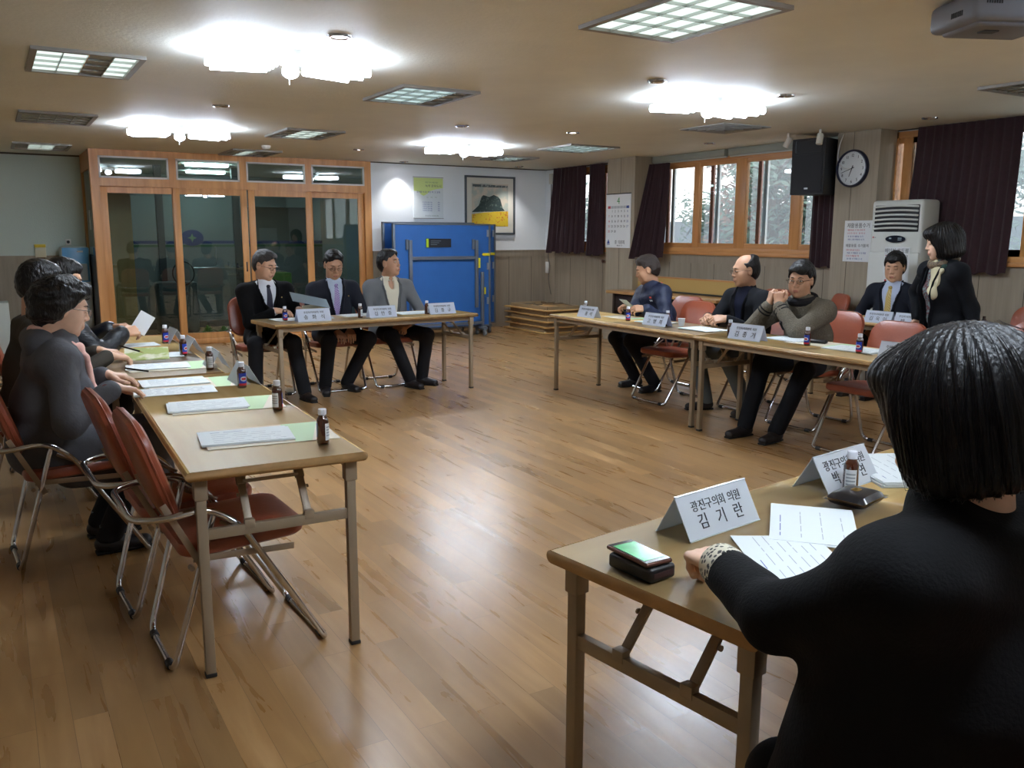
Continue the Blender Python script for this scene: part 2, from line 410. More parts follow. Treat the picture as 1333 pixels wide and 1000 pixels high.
for i, (a, b, dy) in enumerate(((1.24, 2.17, .055), (2.09, 3.03, .015), (3.05, 3.92, .015), (3.86, 4.70, .055))):
    s = G(); y0, y1 = YD+dy, YD+dy+.034; e = .085
    s.bb(a, a+e, y0, y1, .07, 2.035, 0, .004); s.bb(b-e, b, y0, y1, .07, 2.035, 0, .004)
    s.bb(a+e, b-e, y0, y1, 1.955, 2.035, 0); s.bb(a+e, b-e, y0, y1, .07, .15, 0)
    d = s.obj('sliding_door_panel', M_oak, fr)
    G().bb(a+e, b-e, y0+.014, y0+.019, .15, 1.955).obj('pane', M_dglass, d)
    if i in (1, 2):
        hx = b-.04 if i == 1 else a+.04
        G().bb(hx-.01, hx+.01, y0-.004, y0+.002, .95, 1.08, 0, .003).obj('door_handle', mat('dark_pull', (60, 45, 35), .4), d)
# side of the enclosure
g = G().bb(1.14, 1.19, YD+.12, YG, 2.25, ZC-.001, 0); g.bb(1.14, 1.19, YG-.10, YG, 0, 2.25, 0)
sd = struct('door_2', g, M_oak); sd['label'] = 'oak framed side panel of the glazed enclosure'
G().bb(1.155, 1.162, YD+.12, YG-.1, 1.18, 2.25).obj('pane', M_dglass, sd)
G().bb(1.15, 1.175, YD+.12, YG-.1, 0, 1.18).obj('door_panel', M_dark, sd)
G().bb(1.148, 1.152, YD+.5, YD+.62, 1.5, 1.75).obj('door_sticker', mat('paper_white', (215, 216, 212), .7), sd)

# hallway behind the glass
M_hall = mat('dim_grey_hall_wall', (126, 134, 132), .7)
M_tan = wood('tan_door_veneer', (150, 120, 66), (164, 132, 76), 2, 3, .5)
M_frost = mat('grey_frosted_film', (112, 116, 116), .35)
M_blue = mat('blue_film_stripe', (36, 48, 110), .5)
struct('wall_hall', G().bb(-2.2, 8.0, 16.4, 16.5, 0, ZC).bb(4.85, 4.95, YB+.12, 16.4, 0, ZC).bb(1.04, 1.14, YG+.1, 16.4, 0, ZC), M_hall)
for hx, hy in ((2.9, 13.75), (3.2, 15.3)):  # lamps added only to brighten the hallway seen through the door glass
    t = thing('ceiling_lamp', 'added lamp brightening the hallway behind the glass doors, %s' % ('nearer' if hy < 15 else 'farther'), 'ceiling lamp', (hx, hy, ZC)); G().bb(-.3, .3, -.08, .08, -.04, 0, 0, .01).obj('diffuser', emis('added_hall_glow', (214, 236, 240), 15), t)
hp = struct('trim_3', G().bb(1.2, 1.75, 13.3, 13.36, .02, 2.35), M_tan)
g = G()
for x0, x1 in ((2.22, 2.32), (3.36, 3.46)): g.bb(x0, x1, 14.2, 14.28, 0, ZC-.01)
g.bb(1.8, 4.8, 14.2, 14.28, 2.2, 2.3); g.bb(1.8, 4.8, 14.21, 14.27, 0, .1)
hg = struct('door_3', g, mat('dark_grey_steel', (44, 48, 50), .45)); hg['label'] = 'dark steel framed glass partition across the hallway'
G().bb(1.8, 4.8, 14.235, 14.24, .1, 1.28).obj('frosted_film', M_frost, hg)
G().bb(1.8, 4.8, 14.232, 14.241, 1.30, 1.345).obj('blue_stripe', M_blue, hg)
G().bb(1.8, 4.8, 14.233, 14.240, 1.25, 1.285).obj('green_stripe', mat('green_film', (58, 96, 60), .5), hg)
e = G(); e.lathe([(.001, 0), (.17, 0), (.17, .004), (.001, .004)], (0, 0, 0), 0, 28)
e.v = [(x*1.0, z, y*.72) for x, y, z in e.v]; eo = e.obj('oval_emblem', M_blue, hg); eo.location = (2.72, 14.222, 1.39)
st = G().prism([(math.cos(a)*r_, math.sin(a)*r_) for a, r_ in [(PI/2+k*PI/4, (.07 if k % 2 == 0 else .028)) for k in range(8)]], 0, .004, 0, Matrix.Rotation(R(90), 4, 'X'))
so = st.obj('emblem_star', mat('pale_green_star', (120, 150, 110), .5), hg); so.location = (2.72, 14.217, 1.39)
hd = G(); hd.tube(fillet([(3.05, 14.19, .98), (3.05, 14.15, .98), (3.05, 14.15, 1.25), (3.05, 14.19, 1.25)], .02), .01)
hd.tube([(2.7, 14.15, .93), (3.3, 14.15, .93)], .009); hd.obj('door_handle', mat('brushed_steel', (150, 152, 155), .3, 1), hg)
cab = thing('storage_cabinet', 'grey green cabinet seen dimly behind the right-hand glass doors', 'cabinet', (4.3, 15.2, 0))
G().bb(-.5, .5, -.25, .25, 0, 1.9, 0, .01).obj('body', mat('grey_green_paint', (80, 94, 86), .6), cab)
G().bb(-.35, -.05, -.255, -.25, .95, 1.55, 0).obj('door', mat('dull_glass_door', (120, 128, 124), .3), cab)
gb = thing('crate', 'bright green plastic crate behind the glass doors', 'crate', (3.75, 13.4, .55))
G().bb(-.22, .22, -.15, .15, 0, .32, 0, .02).obj('body', mat('green_plastic', (96, 140, 48), .5), gb)
bb_ = thing('crate', 'blue plastic crate under the bright green one behind the glass', 'crate', (3.75, 13.4, 0))
G().bb(-.24, .24, -.17, .17, 0, .54, 0, .02).obj('body', mat('blue_plastic', (44, 84, 128), .5), bb_)
gs = thing('rolling_stool', 'round black handwheel shaped rim on a grey machine behind the glass', 'machine', (2.42, 13.6, 0))
G().bb(-.35, .2, -.1, .3, 0, .75, 0, .03).obj('body', mat('machine_grey', (70, 80, 84), .5), gs)
w = G(); w.tube([(math.cos(a)*.15, -.16, math.sin(a)*.17+.88) for a in [k*2*PI/24 for k in range(24)]], .009, 0, 8, True); w.tube([(0, -.16, .75), (0, -.1, .70)], .02); w.obj('handwheel', mat('black_rubber', (20, 20, 22), .5), gs)
# potted greens on the hallway floor
for i, (x, y, s_, lab) in enumerate(((2.52, 12.45, 1., 'small bright green plant on the sill behind the second glass door, left'), (2.72, 12.40, .9, 'small bright green plant on the sill behind the second glass door, right'), (2.26, 12.5, .8, 'dark red leafed plant low behind the glass beside the left post'), (2.98, 12.45, .9, 'dark leafed plant low behind the glass near the first seated man'))):
    p = thing('potted_plant', lab, 'plant', (x, y, 0), group=None)
    G().lathe([(.05, 0), (.065, .09), (.07, .09), (.07, .11), (.055, .11)], m=0, n=16).obj('pot', mat('dark_pot', (70, 52, 42), .7), p)
    lf = G(); rr = random.Random(i)
    for k in range(60):
        a = rr.uniform(0, 2*PI); b = rr.uniform(.2, 1.4); L = rr.uniform(.06, .12)*s_
        d = Vector((math.cos(a)*math.cos(b), math.sin(a)*math.cos(b), math.sin(b))); c0 = Vector((0, 0, .11)); sd_ = Vector((-math.sin(a), math.cos(a), 0))*.016
        c1 = c0+d*L*.6; c2 = c0+d*L+Vector((0, 0, -.015))
        lf.raw([c0, c1-sd_, c2, c1+sd_], [(0, 1, 2, 3)])
    lf.obj('foliage', mat('leaf_bright' if i < 2 else 'leaf_dark', (96, 168, 70) if i < 2 else (62, 44, 40), .5), p, 0, False)

# ---- ceiling fixtures
M_lframe = mat('grey_metal_frame', (146, 142, 136), .4, .3)
M_louv = mat('silver_louvre', (190, 194, 190), .25, .7)
M_off = mat('unlit_louvre_back', (150, 156, 152), .4)
E_dim = emis('dim_fluorescent', (206, 232, 232), .30); E_mid = emis('troffer_fluorescent', (228, 244, 236), .42)
def troffer(x0, x1, y0, y1, lit, label, emi, nx=4, ny=4):
    t = thing('ceiling_light', label, 'ceiling light', ((x0+x1)/2, (y0+y1)/2, ZC), 0, None)
    w, h = (x1-x0)/2, (y1-y0)/2; b = .035
    f = G(); f.bb(-w, w, -h, -h+b, -.02, .0); f.bb(-w, w, h-b, h, -.02, 0); f.bb(-w, -w+b, -h+b, h-b, -.02, 0); f.bb(w-b, w, -h+b, h-b, -.02, 0)
    f.obj('frame', M_lframe, t)
    lo = G(); iw, ih = w-b, h-b
    for i in range(1, nx): x = -iw+2*iw*i/nx; lo.bb(x-.003, x+.003, -ih, ih, -.017, -.002)
    for j in range(1, ny): y = -ih+2*ih*j/ny; lo.bb(-iw, iw, y-.003, y+.003, -.017, -.002)
    lo.obj('louvre', M_louv, t)
    # lamps: columns lit or not
    for i in range(nx):
        xa = -iw+2*iw*i/nx; xb = -iw+2*iw*(i+1)/nx
        G().bb(xa+.001, xb-.001, -ih, ih, -.0035, -.002).obj('diffuser', emi if lit[i] else M_off, t)
    return t
T = troffer
T(.29, .89, 5.67, 6.47, (1, 1, 0, 1), 'lit recessed louvre light nearest the upper left corner of the ceiling', E_mid)
T(.31, .92, 8.6, 9.4, (0, 0, 0, 0), 'unlit recessed louvre light, second along the left of the ceiling', E_dim)
T(.33, .94, 11.6, 12.4, (0, 1, 1, 0), 'half-lit recessed louvre light next to the green wall', E_mid)
T(2.55, 3.16, 5.74, 6.50, (1, 1, 1, 0), 'lit recessed louvre light just right of the large bright fixture', E_dim)
T(2.60, 3.20, 8.64, 9.45, (0, 1, 1, 0), 'half-lit recessed louvre light in front of the glass doors', E_mid)
T(2.66, 3.27, 11.1, 11.9, (0, 1, 0, 0), 'mostly dark louvre light touching the top of the glass doors', E_mid)
T(2.60, 3.21, 2.90, 3.72, (1, 1, 1, 1), 'big recessed grid light cut by the top edge of the picture', E_mid)
T(5.80, 6.50, 8.40, 9.15, (1, 1, 1, 1), 'lit recessed grid light near the far curtains', E_dim)
T(5.90, 6.46, 10.1, 10.75, (0, 1, 1, 0), 'small dim grid light above the blue tables', E_dim)
T(6.02, 6.64, 3.0, 3.75, (0, 0, 0, 0), 'unlit grid light cut by the right edge of the picture', E_dim)
# big air vent
v = thing('ceiling_vent', 'square slatted air vent in the ceiling in front of the right windows', 'vent', (6.22, 6.40, ZC))
f = G(); w_ = .30
for a in range(5):
    s_ = w_-a*.06; z = -.004-.004*a
    f.tube([(-s_, -s_, z), (s_, -s_, z), (s_, s_, z), (-s_, s_, z)], .008, 0, 6, True)
f.obj('slats', mat('grey_vent', (176, 180, 180), .4, .3), v); G().bb(-.3, .3, -.3, .3, -.003, .002).obj('backing', mat('vent_dark', (62, 64, 66), .7), v)
# recessed downlights
dl = [(1.67, 4.56, 1, 'lit round downlight beside the biggest fixture'), (1.71, 7.46, 0, 'dark round downlight between the two left fixtures'),
      (4.00, 10.37, 1, 'lit round downlight over the third glass door'), (5.21, 11.75, 1, 'lit round downlight washing the white wall by the doors'),
      (3.97, 7.58, 0, 'unlit round downlight in the middle of the ceiling'), (5.19, 7.49, 1, 'lit round downlight left of the far window lights'),
      (7.05, 11.6, 1, 'lit round downlight over the framed painting'), (3.95, 4.72, 0, 'unlit round downlight left of the right fixture'),
      (5.16, 4.70, 0, 'unlit round downlight right of the right fixture'), (7.20, 4.90, 0, 'unlit round downlight above the clock'),
      (7.09, 7.53, 0, 'tiny unlit downlight by the roller blind')]
E_dl = emis('downlight_glow', (245, 238, 255), 9)
used = {}
for x, y, on, lab in dl:
    if on not in used:
        t = thing('downlight', lab, 'downlight', (x, y, ZC))
        G().lathe([(.045, -.002), (.052, -.012), (.066, -.010), (.068, -.001)], n=28).obj('ring', mat('chrome', (205, 205, 208), .12, 1.), t)
        G().lathe([(.001, -.004), (.046, -.004), (.046, -.001), (.001, -.001)], n=24).obj('lens', E_dl if on else mat('dull_reflector', (70, 66, 62), .2, .8), t)
        used[on] = t
    else: place(used[on], True, lab, (x, y, ZC), 0)
for x, y, e_ in ((5.21, 11.80, 16), (7.05, 11.65, 12), (4.0, 10.37, 5), (5.19, 7.49, 5), (1.67, 4.56, 6)):
    L = bpy.data.lights.new('downlight_lamp', 'SPOT'); L.energy = e_; L.spot_size = R(95); L.spot_blend = .7; L.shadow_soft_size = .04; L.color = (1, .97, .97)
    o = bpy.data.objects.new('downlight_lamp', L); COL.objects.link(o); o.location = (x, y, ZC-.02)
# smoke detector
t = thing('smoke_detector', 'small white smoke detector on the ceiling above the doors', 'smoke detector', (2.90, 10.5, ZC))
G().lathe([(.055, 0), (.055, -.02), (.04, -.04), (.02, -.045)], n=24).obj('body', mat('white_plastic', (222, 222, 218), .4), t)
# bright butterfly fixtures: frosted tubes in two wings round a hub
E_tube = emis('bright_tube', (222, 236, 255), 21)
def butterfly(x, y, label):
    t = thing('ceiling_lamp', label, 'ceiling lamp', (x, y, ZC), 0, 'bright two-winged tube lamps')
    G().lathe([(.13, 0), (.13, -.03), (.07, -.06), (.03, -.065)], n=24).obj('hub', mat('white_plastic', (222, 222, 218), .4), t)
    for sx in (-1, 1):
        for j, (dy, L) in enumerate(((-.14, .30), (-.05, .35), (.05, .35), (.14, .30))):
            p = G().tube([(sx*.11, dy*.7, -.075), (sx*(.11+L), dy*1.3, -.075)], .026, 0, 12)
            p.obj('tube', E_tube, t)
    G().tube([(0, .03, -.06), (0, .03, -.17)], .003, 0, 6).obj('pull_chain', mat('chain_grey', (120, 120, 120), .4), t)
    G().ell((0, 0, -.10), (.05, .05, .04), 0, 10).obj('bulb', E_tube, t)
    return t
butterfly(1.58, 5.14, 'largest dazzling white two-winged lamp, upper left of the ceiling')
butterfly(1.68, 9.1, 'dazzling white two-winged lamp in front of the glass doors')
butterfly(4.84, 9.2, 'dazzling white two-winged lamp before the white back wall')
butterfly(4.82, 5.15, 'dazzling white two-winged lamp before the right windows')

butterfly(1.62, .80, 'white two-winged lamp above the photographer, out of the picture')
butterfly(4.80, .90, 'white two-winged lamp near the front right, out of the picture')
# projector hanging at the top right
t = thing('projector', 'grey ceiling projector cut by the top right corner of the picture', 'projector', (3.89, 2.36, 2.338), R(-24))
pr = G(); pr.box((0, 0, .075), (.44, .34, .12), 0, None, .03, 3); pr.box((0, 0, .025), (.36, .27, .05), 0, None, .02, 3)
for k in range(7): pr.box((-.17+k*.011, -.171, .095), (.005, .004, .03), 1)
for k in range(7): pr.box((-.221, -.08+k*.012, .06), (.003, .006, .022), 1)
pr.obj('body', [mat('projector_grey', (112, 114, 122), .45), mat('black_slot', (20, 20, 22), .6)], t)
G().box((-.06, -.03, -.002), (.07, .05, .006), 0).obj('label_plate', mat('dark_label', (50, 50, 54), .5), t)
G().tube([(0, 0, .12), (0, 0, .141)], .05, 0, 14).obj('mount', mat('white_plastic', (222, 222, 218), .4), t)
# two small spotlights by the speaker
for i, (y, a) in enumerate(((6.38, 25), (5.98, 0))):
    t = thing('spotlight', ('tilted white track spotlight left of the speaker top', 'upright white track spotlight above the speaker')[i], 'spotlight', (7.08, y, ZC), R(0), None)
    G().tube([(0, 0, 0), (0, 0, -.05)], .012, 0, 10).obj('stem', MC['white_plastic'], t)
    h = G().lathe([(.026, .05), (.032, .04), (.032, -.05), (.028, -.055)], (0, 0, 0), 0, 18, rotm(R(a), R(10), 0)); h.v = [(x+.0, y_, z-.09) for x, y_, z in h.v]
    h.obj('head', mat('ivory_plastic', (206, 202, 190), .4), t)
# roller blind cassettes over the windows
for i, (a, b) in enumerate(((6.17, 7.86), (7.92, 9.26))):
    t = thing('roller_blind', ('grey roller blind cassette above the right half of the window', 'grey roller blind cassette above the left half of the window')[i], 'blind', (XW-.05, a, ZC))
    G().bb(-.045, .045, 0, b-a, -.085, -.001, 0, .01).obj('cassette', mat('grey_green_blind', (150, 154, 142), .6), t)
    G().bb(-.012, .012, 0, b-a, -.098, -.085, 0).obj('bottom_bar', mat('pale_bar', (190, 192, 184), .5), t)

# ---- curtains
M_velvet = mat('dark_plum_velvet', (42, 14, 22), .85, sheen=.15, vary=(30, .25), bump=(200, .1))
def curtain(label, y0t, y1t, y0b, y1b, ztop, zbot, xt, xb0, xb1, folds, amp=.028):
    nz, nu = 14, folds*8
    def P(u, v, off):
        y = (y0t+(y1t-y0t)*u)*(1-v**1.5) + (y0b+(y1b-y0b)*u)*v**1.5
        x = xt*(1-v) + (xb0+(xb1-xb0)*u)*v
        ph = u*folds*2*PI; w = math.sin(ph+.6*math.sin(u*9)+v*1.2) + .35*math.sin(ph*1.9+1+v*2.3)
        z = ztop+(zbot-ztop)*v + (.012*math.sin(ph*.5+1) if v > .95 else 0)
        return (x+w*amp*(.55+.45*v)+off, y, z)
    g = G(); vs = []
    for off in (0, .006):
        for j in range(nz+1):
            for i in range(nu+1): vs.append(P(i/nu, j/nz, off))
    n1 = nu+1; N = n1*(nz+1); fs = []
    for j in range(nz):
        for i in range(nu):
            a = j*n1+i; fs.append((a, a+1, a+n1+1, a+n1)); fs.append((N+a, N+a+n1, N+a+n1+1, N+a+1))
    for i in range(nu): fs.append((i, N+i, N+i+1, i+1)); a = nz*n1+i; fs.append((a, a+1, N+a+1, N+a))
    for j in range(nz): a = j*n1; fs.append((a, a+n1, N+a+n1, N+a)); a = j*n1+nu; fs.append((a, N+a, N+a+n1, a+n1))
    g.raw(vs, fs)
    o = g.obj('curtain', M_velvet); tag(o, label, 'curtain', 'dark plum window curtains')
curtain('wide dark plum curtain at the far end beside the white wall', 10.74, 11.60, 10.76, 11.72, 2.47, 1.18, 7.68, 7.66, 7.62, 8)
curtain('narrow dark plum curtain between the wide far curtain and the calendar pillar', 10.28, 10.64, 10.28, 10.70, 2.47, 1.16, 7.68, 7.66, 7.66, 4)
curtain('dark plum curtain flaring out beside the calendar pillar', 8.86, 9.26, 8.92, 9.30, 2.38, 1.15, 7.66, 7.62, 7.36, 6)
curtain('dark plum curtain strip hanging below the speaker', 6.18, 6.56, 6.17, 6.58, 2.38, 1.12, 7.715, 7.715, 7.715, 5, .014)
curtain('large dark plum curtain behind the air conditioner', 4.36, 5.36, 4.40, 5.50, 2.475, 1.12, 7.715, 7.715, 7.715, 12, .0085)

# ---- speaker on the wall
t = thing('loudspeaker', 'black loudspeaker hung high left of the clock', 'loudspeaker', (7.42, 6.29, 1.87), R(8))
sp = G(); sp.prism([(-.16, -.19), (-.16, .19), (.16, .13), (.16, -.13)], 0, .56); sp.obj('cabinet', mat('black_speaker', (24, 24, 28), .55, bump=(150, .2)), t)
G().box((-.163, 0, .21), (.012, .34, .38), 0, None, .01).obj('grille', mat('speaker_grille', (34, 35, 40), .7, bump=(400, .4)), t)
h = G(); h.raw([(-.165, -.15, .42), (-.165, .15, .42), (-.165, .15, .54), (-.165, -.15, .54), (-.10, -.05, .46), (-.10, .05, .46), (-.10, .05, .50), (-.10, -.05, .50)],
  [(0, 1, 5, 4), (1, 2, 6, 5), (2, 3, 7, 6), (3, 0, 4, 7), (4, 5, 6, 7)]); h.obj('horn', mat('horn_black', (30, 30, 34), .35), t)
G().box((-.171, .0, .06), (.004, .04, .016), 0).obj('badge', mat('silver_badge', (180, 180, 182), .3, .8), t)
G().tube([(.1, 0, .3), (.30, 0, .3)], .025, 0, 12).obj('bracket', mat('black_rubber', (20, 20, 22), .5), t)
c = G().tube([(7.52, 6.05, 2.47), (7.50, 6.08, 2.36), (7.51, 6.10, 2.22), (7.50, 6.02, 2.13), (7.51, 5.95, 2.12)], .006, 0, 8, sub=6)
tag(c.obj('cable', MC['white_plastic']), 'white cable dangling between speaker and clock', 'cable')
# ---- clock 6:42
t = thing('wall_clock', 'round white wall clock with dark blue rim on the pillar', 'clock', (7.53, 5.92, 2.12))
MX = Matrix(((0, 0, -1), (-1, 0, 0), (0, 1, 0)))       # local x -> -y (seen from the room), y -> z, z -> -x
rim = G().lathe([(.16, 0), (.185, .0), (.185, .03), (.178, .042), (.166, .040), (.164, .022)], n=48, rot=MX, cap=False); rim.obj('rim', mat('navy_rim', (26, 28, 52), .3), t)
G().lathe([(.001, .001), (.166, .001), (.166, .022), (.001, .022)], n=48, rot=MX).obj('dial', mat('clock_white', (226, 230, 230), .5), t)
nm = G(); M4 = frame((0, 0, 0), (0, -1, 0), (0, 0, 1))
for k in range(1, 13):
    a = R(90-30*k); add_text(nm, str(k), .042, M4 @ Matrix.Translation((math.cos(a)*.128, math.sin(a)*.128, .0228)), 0)
for k in range(60):
    a = R(6*k); p = Vector((math.cos(a)*.156, math.sin(a)*.156, .0226)); nm.box(M4 @ p, (.001, .002, .005), 0, rotm(0, 0, 0))
nm.obj('numerals', mat('ink_black', (30, 30, 34), .6), t)
def hand_(deg, L, w, z, nme):
    a = R(90-deg); d = Vector((math.cos(a), math.sin(a))); n = Vector((-d.y, d.x))*w
    pts = [(-d*.03+n), (-d*.03-n), (d*L-n*.5), (d*L+n*.5)]
    G().prism([tuple(p) for p in pts], z, z+.002, 0, M4).obj(nme, MC['ink_black'], t)
hand_(201, .085, .005, .025, 'hour_hand'); hand_(252, .13, .0035, .028, 'minute_hand')
# ---- paper notice on the pillar
M_paper = mat('white_paper', (226, 229, 230), .7); M_ink = MC['ink_black']; M_redink = mat('red_ink', (190, 70, 80), .6); M_blueink = mat('blue_ink', (60, 84, 150), .6)
t = thing('paper_notice', 'white printed recycling notice taped to the clock pillar', 'notice', (7.527, 5.81, 1.40))
G().bb(-.001, .002, -.165, .165, -.205, .205).obj('sheet', M_paper, t)
tx = G(); M4 = frame((-.0015, 0, 0), (0, -1, 0), (0, 0, 1))
def line(g, s, size, x, y, m=0, al='CENTER', sx=1.): add_text(g, s, size, M4 @ Matrix.Translation((x, y, 0)), m, .0004, al, 1., sx)
line(tx, '재활용품수거', .052, 0, .155, 0, sx=.95)
line(tx, '· 재활용품 수거시 위의 주', .021, -.14, .11, 1, 'LEFT'); line(tx, '· 수거 주 목 이 아 화 목 시', .021, -.14, .078, 1, 'LEFT')
line(tx, '· 매주 화 목 재활용 수거', .021, -.14, .046, 2, 'LEFT'); line(tx, '   위의 고에 이용하 시 거', .021, -.14, .016, 2, 'LEFT')
line(tx, '재활용품 수거품목', .036, 0, -.045, 0)
for k, (s_, c_) in enumerate((('· 종이 병 용기 문고', 1), ('   이용 시 재활용 수거 위원', 2), ('· 도자기 재활용 하', 1), ('   용기를 이 위에 고 로', 2))): line(tx, s_, .022, -.14, -.09-k*.029, c_, 'LEFT')
tx.obj('lettering', [M_ink, M_redink, M_blueink], t)
# ---- calendar on the far pillar
t = thing('wall_calendar', 'large white April calendar hung on the far pillar', 'calendar', (7.427, 9.60, 1.645))
G().bb(-.004, .002, -.265, .275, -.365, .365).bb(-.008, .003, -.265, .275, .355, .368, 1).obj('sheet', [M_paper, M_ink], t)
tx = G(); M4 = frame((-.0045, 0, 0), (0, -1, 0), (0, 0, 1))
line(tx, '4', .13, 0, .27, 3)
for d in range(7):
    x = -.205+d*.068
    tx.prism([(x-.03, .165), (x+.03, .165), (x+.03, .20), (x-.03, .20)], 0, .0004, 1 if d == 0 else 2 if d == 6 else 4, M4)
for n in range(1, 31):
    r_, c_ = divmod(n, 7); x = -.205+c_*.068; y = .13-r_*.068
    line(tx, str(n), .044, x, y, 1 if c_ == 0 else 2 if c_ == 6 else 0)
tx.prism([(-.21+x*.03, -.29+y*.03) for x, y in ((-.9, -.7), (.9, -.7), (.9, -.2), (0, 1.4), (-.9, -.2))], 0, .0004, 2, M4)
tx.prism([(-.24, -.325), (-.18, -.325), (-.18, -.317), (-.24, -.317)], 0, .0004, 2, M4)
line(tx, '중곡의원회', .058, .04, -.29, 0); line(tx, '재활 용품 수거', .02, .04, -.335, 0)
tx.obj('lettering', [M_ink, M_redink, M_blueink, mat('green_ink', (60, 150, 80), .6), mat('grey_print', (180, 186, 190), .6)], t)
# ---- poster and painting on the white wall
t = thing('wall_poster', 'white and lime printed poster on the white wall left of the painting', 'poster', (5.705, YB, 1.99))
G().bb(-.245, .245, -.012, 0, -.30, .30, 0).bb(-.247, .247, -.016, 0, .296, .304, 1).bb(-.247, .247, -.016, 0, -.304, -.296, 1).obj('panel', [mat('poster_white', (214, 222, 224), .35), M_lframe], t)
tx = G(); M4 = frame((0, -.0125, 0), (1, 0, 0), (0, 0, 1))
tx.prism([(-.24, .29), (.24, .29), (.24, .15), (.12, .13), (.02, .10), (-.02, .06), (-.08, .03), (-.13, .05), (-.15, .09), (-.24, .10)][::-1], 0, .0003, 0, M4)
M4 = frame((0, -.0130, 0), (1, 0, 0), (0, 0, 1))
line(tx, '주민 자치 위원 회의', .026, .05, .225, 2); line(tx, '녹색 문화도시', .046, .08, .175, 1)
line(tx, '도시를 이 로 주민 하 고 문화', .032, .0, .085, 3)
line(tx, '기고     화식     중고', .02, .05, .01, 2)
for k in range(5): line(tx, '주민자치 문화 이용', .020, -.10, -.065-k*.03, 3, 'LEFT'); line(tx, '회의', .020, .15, -.065-k*.03, 3, 'LEFT')
line(tx, '주 민 자 치 위 원 회', .026, .05, -.262, 1)
tx.obj('lettering', [mat('lime_print', (206, 222, 140), .5), mat('green_grey_ink', (92, 112, 100), .6), mat('pale_green_ink', (120, 150, 120), .6), M_blueink], t)
t = thing('framed_painting', 'framed painting of a dark hill above a yellow field on the white wall', 'painting', (6.76, YB, 1.90))
fr_ = G(); W_, H_ = .445, .445
for a in ((-W_, W_, H_-.028, H_), (-W_, W_, -H_, -H_+.028), (-W_, -W_+.028, -H_, H_), (W_-.028, W_, -H_, H_)): fr_.bb(a[0], a[1], -.035, 0, a[2], a[3], 0, .004)
fr_.obj('frame', mat('slate_frame', (78, 86, 90), .4), t)
G().bb(-W_+.02, W_-.02, -.012, -.002, -H_+.02, H_-.02).obj('mount', mat('cream_mount', (206, 204, 190), .6), t)
M4 = frame((0, -.0130, 0), (1, 0, 0), (0, 0, 1)); pt = G(); q = Matrix.Scale(.325, 4)
def pl(pts, z, m): pt.prism([(x*.325, y*.325+.005) for x, y in pts], z, z+.0004, m, M4)
pl([(-1, -1), (1, -1), (1, 1), (-1, 1)], 0, 0)
pl([(-.95, .83), (.95, .83), (.98, .93), (-.95, .96)], .0006, 3)
pl([(-1, -.34), (-.62, -.02), (-.46, .40), (-.36, .46), (-.05, .38), (.20, .48), (.44, .40), (.56, .28), (.70, -.15), (.82, -.26), (.3, -.30)], .0008, 1)
pl([(-1, -1), (1, -1), (1, -.28), (.4, -.30), (-.4, -.36), (-1, -.44)], .001, 2)
def blotch(nm, c1, c2, sc, thr):
    m = mat(nm, c1, .7); nt = m.node_tree; n = nt.nodes.new('ShaderNodeTexNoise'); n.inputs['Scale'].default_value = sc; n.inputs['Detail'].default_value = 4
    tcn = nt.nodes.new('ShaderNodeTexCoord'); nt.links.new(tcn.outputs['Object'], n.inputs['Vector'])
    cr = nt.nodes.new('ShaderNodeValToRGB'); cr.color_ramp.elements[0].position = thr; cr.color_ramp.elements[0].color = lin(c1); cr.color_ramp.elements[1].position = thr+.12; cr.color_ramp.elements[1].color = lin(c2)
    nt.links.new(n.outputs['Fac'], cr.inputs[0]); nt.links.new(cr.outputs[0], nt.nodes['Principled BSDF'].inputs['Base Color']); return m
pt.obj('canvas', [blotch('sky_paint', (168, 176, 164), (196, 186, 166), 8, .45), blotch('hill_paint', (40, 58, 56), (92, 108, 96), 30, .55), blotch('field_paint', (206, 176, 40), (186, 104, 40), 38, .55), blotch('cloud_paint', (80, 90, 88), (150, 156, 148), 40, .5)], t)
# small things on the far walls
t = thing('thermostat', 'cream wall sensor with a cable in the far right corner', 'sensor', (XW-.001, 11.83, 2.33))
G().bb(-.025, 0, -.045, .045, -.08, .08, 0, .006).obj('body', MC['ivory_plastic'], t)
c = G().tube([(7.79, 11.83, 2.25), (7.785, 11.83, 1.7), (7.76, 11.83, 1.25), (7.755, 11.85, 1.1), (7.76, 11.80, .95), (7.755, 11.83, .75), (7.76, 11.76, .5)], .006, 0, 6, sub=4)
tag(c.obj('cable', mat('grey_cable', (90, 86, 80), .6)), 'thin dark cable running down the far right corner', 'cable')
t = thing('power_adapter', 'white plug box on the dado in the far right corner', 'plug box', (7.79, 11.90, .93)); G().bb(-.03, 0, -.04, .04, -.09, .09, 0, .008).obj('body', MC['white_plastic'], t)
t = thing('gas_alarm', 'small yellow and white alarm box on the green wall', 'alarm box', (.585, YG, 1.14)); G().bb(-.065, .065, -.04, 0, .0, .13, 0, .006).bb(-.066, .066, -.042, 0, .13, .17, 1, .004).bb(-.05, .05, -.03, 0, -.03, 0, 2).obj('body', [mat('cream_plastic', (214, 206, 176), .5), mat('yellow_plastic', (222, 190, 50), .5), mat('tan_bracket', (120, 96, 60), .5)], t)
t = thing('light_switch', 'little white plate with a dark symbol above the water dispenser', 'wall plate', (.925, YG, 1.34)); G().bb(-.035, .035, -.01, 0, -.04, .04, 0, .004).obj('plate', MC['white_plastic'], t); G().lathe([(.012, -.002), (.02, -.002), (.02, 0), (.012, 0)], (0, -.011, 0), 0, 18, rotm(R(90))).obj('symbol', M_ink, t)
t = thing('water_dispenser', 'blue and white water dispenser against the green wall behind the men', 'water dispenser', (.97, 12.98, 0))
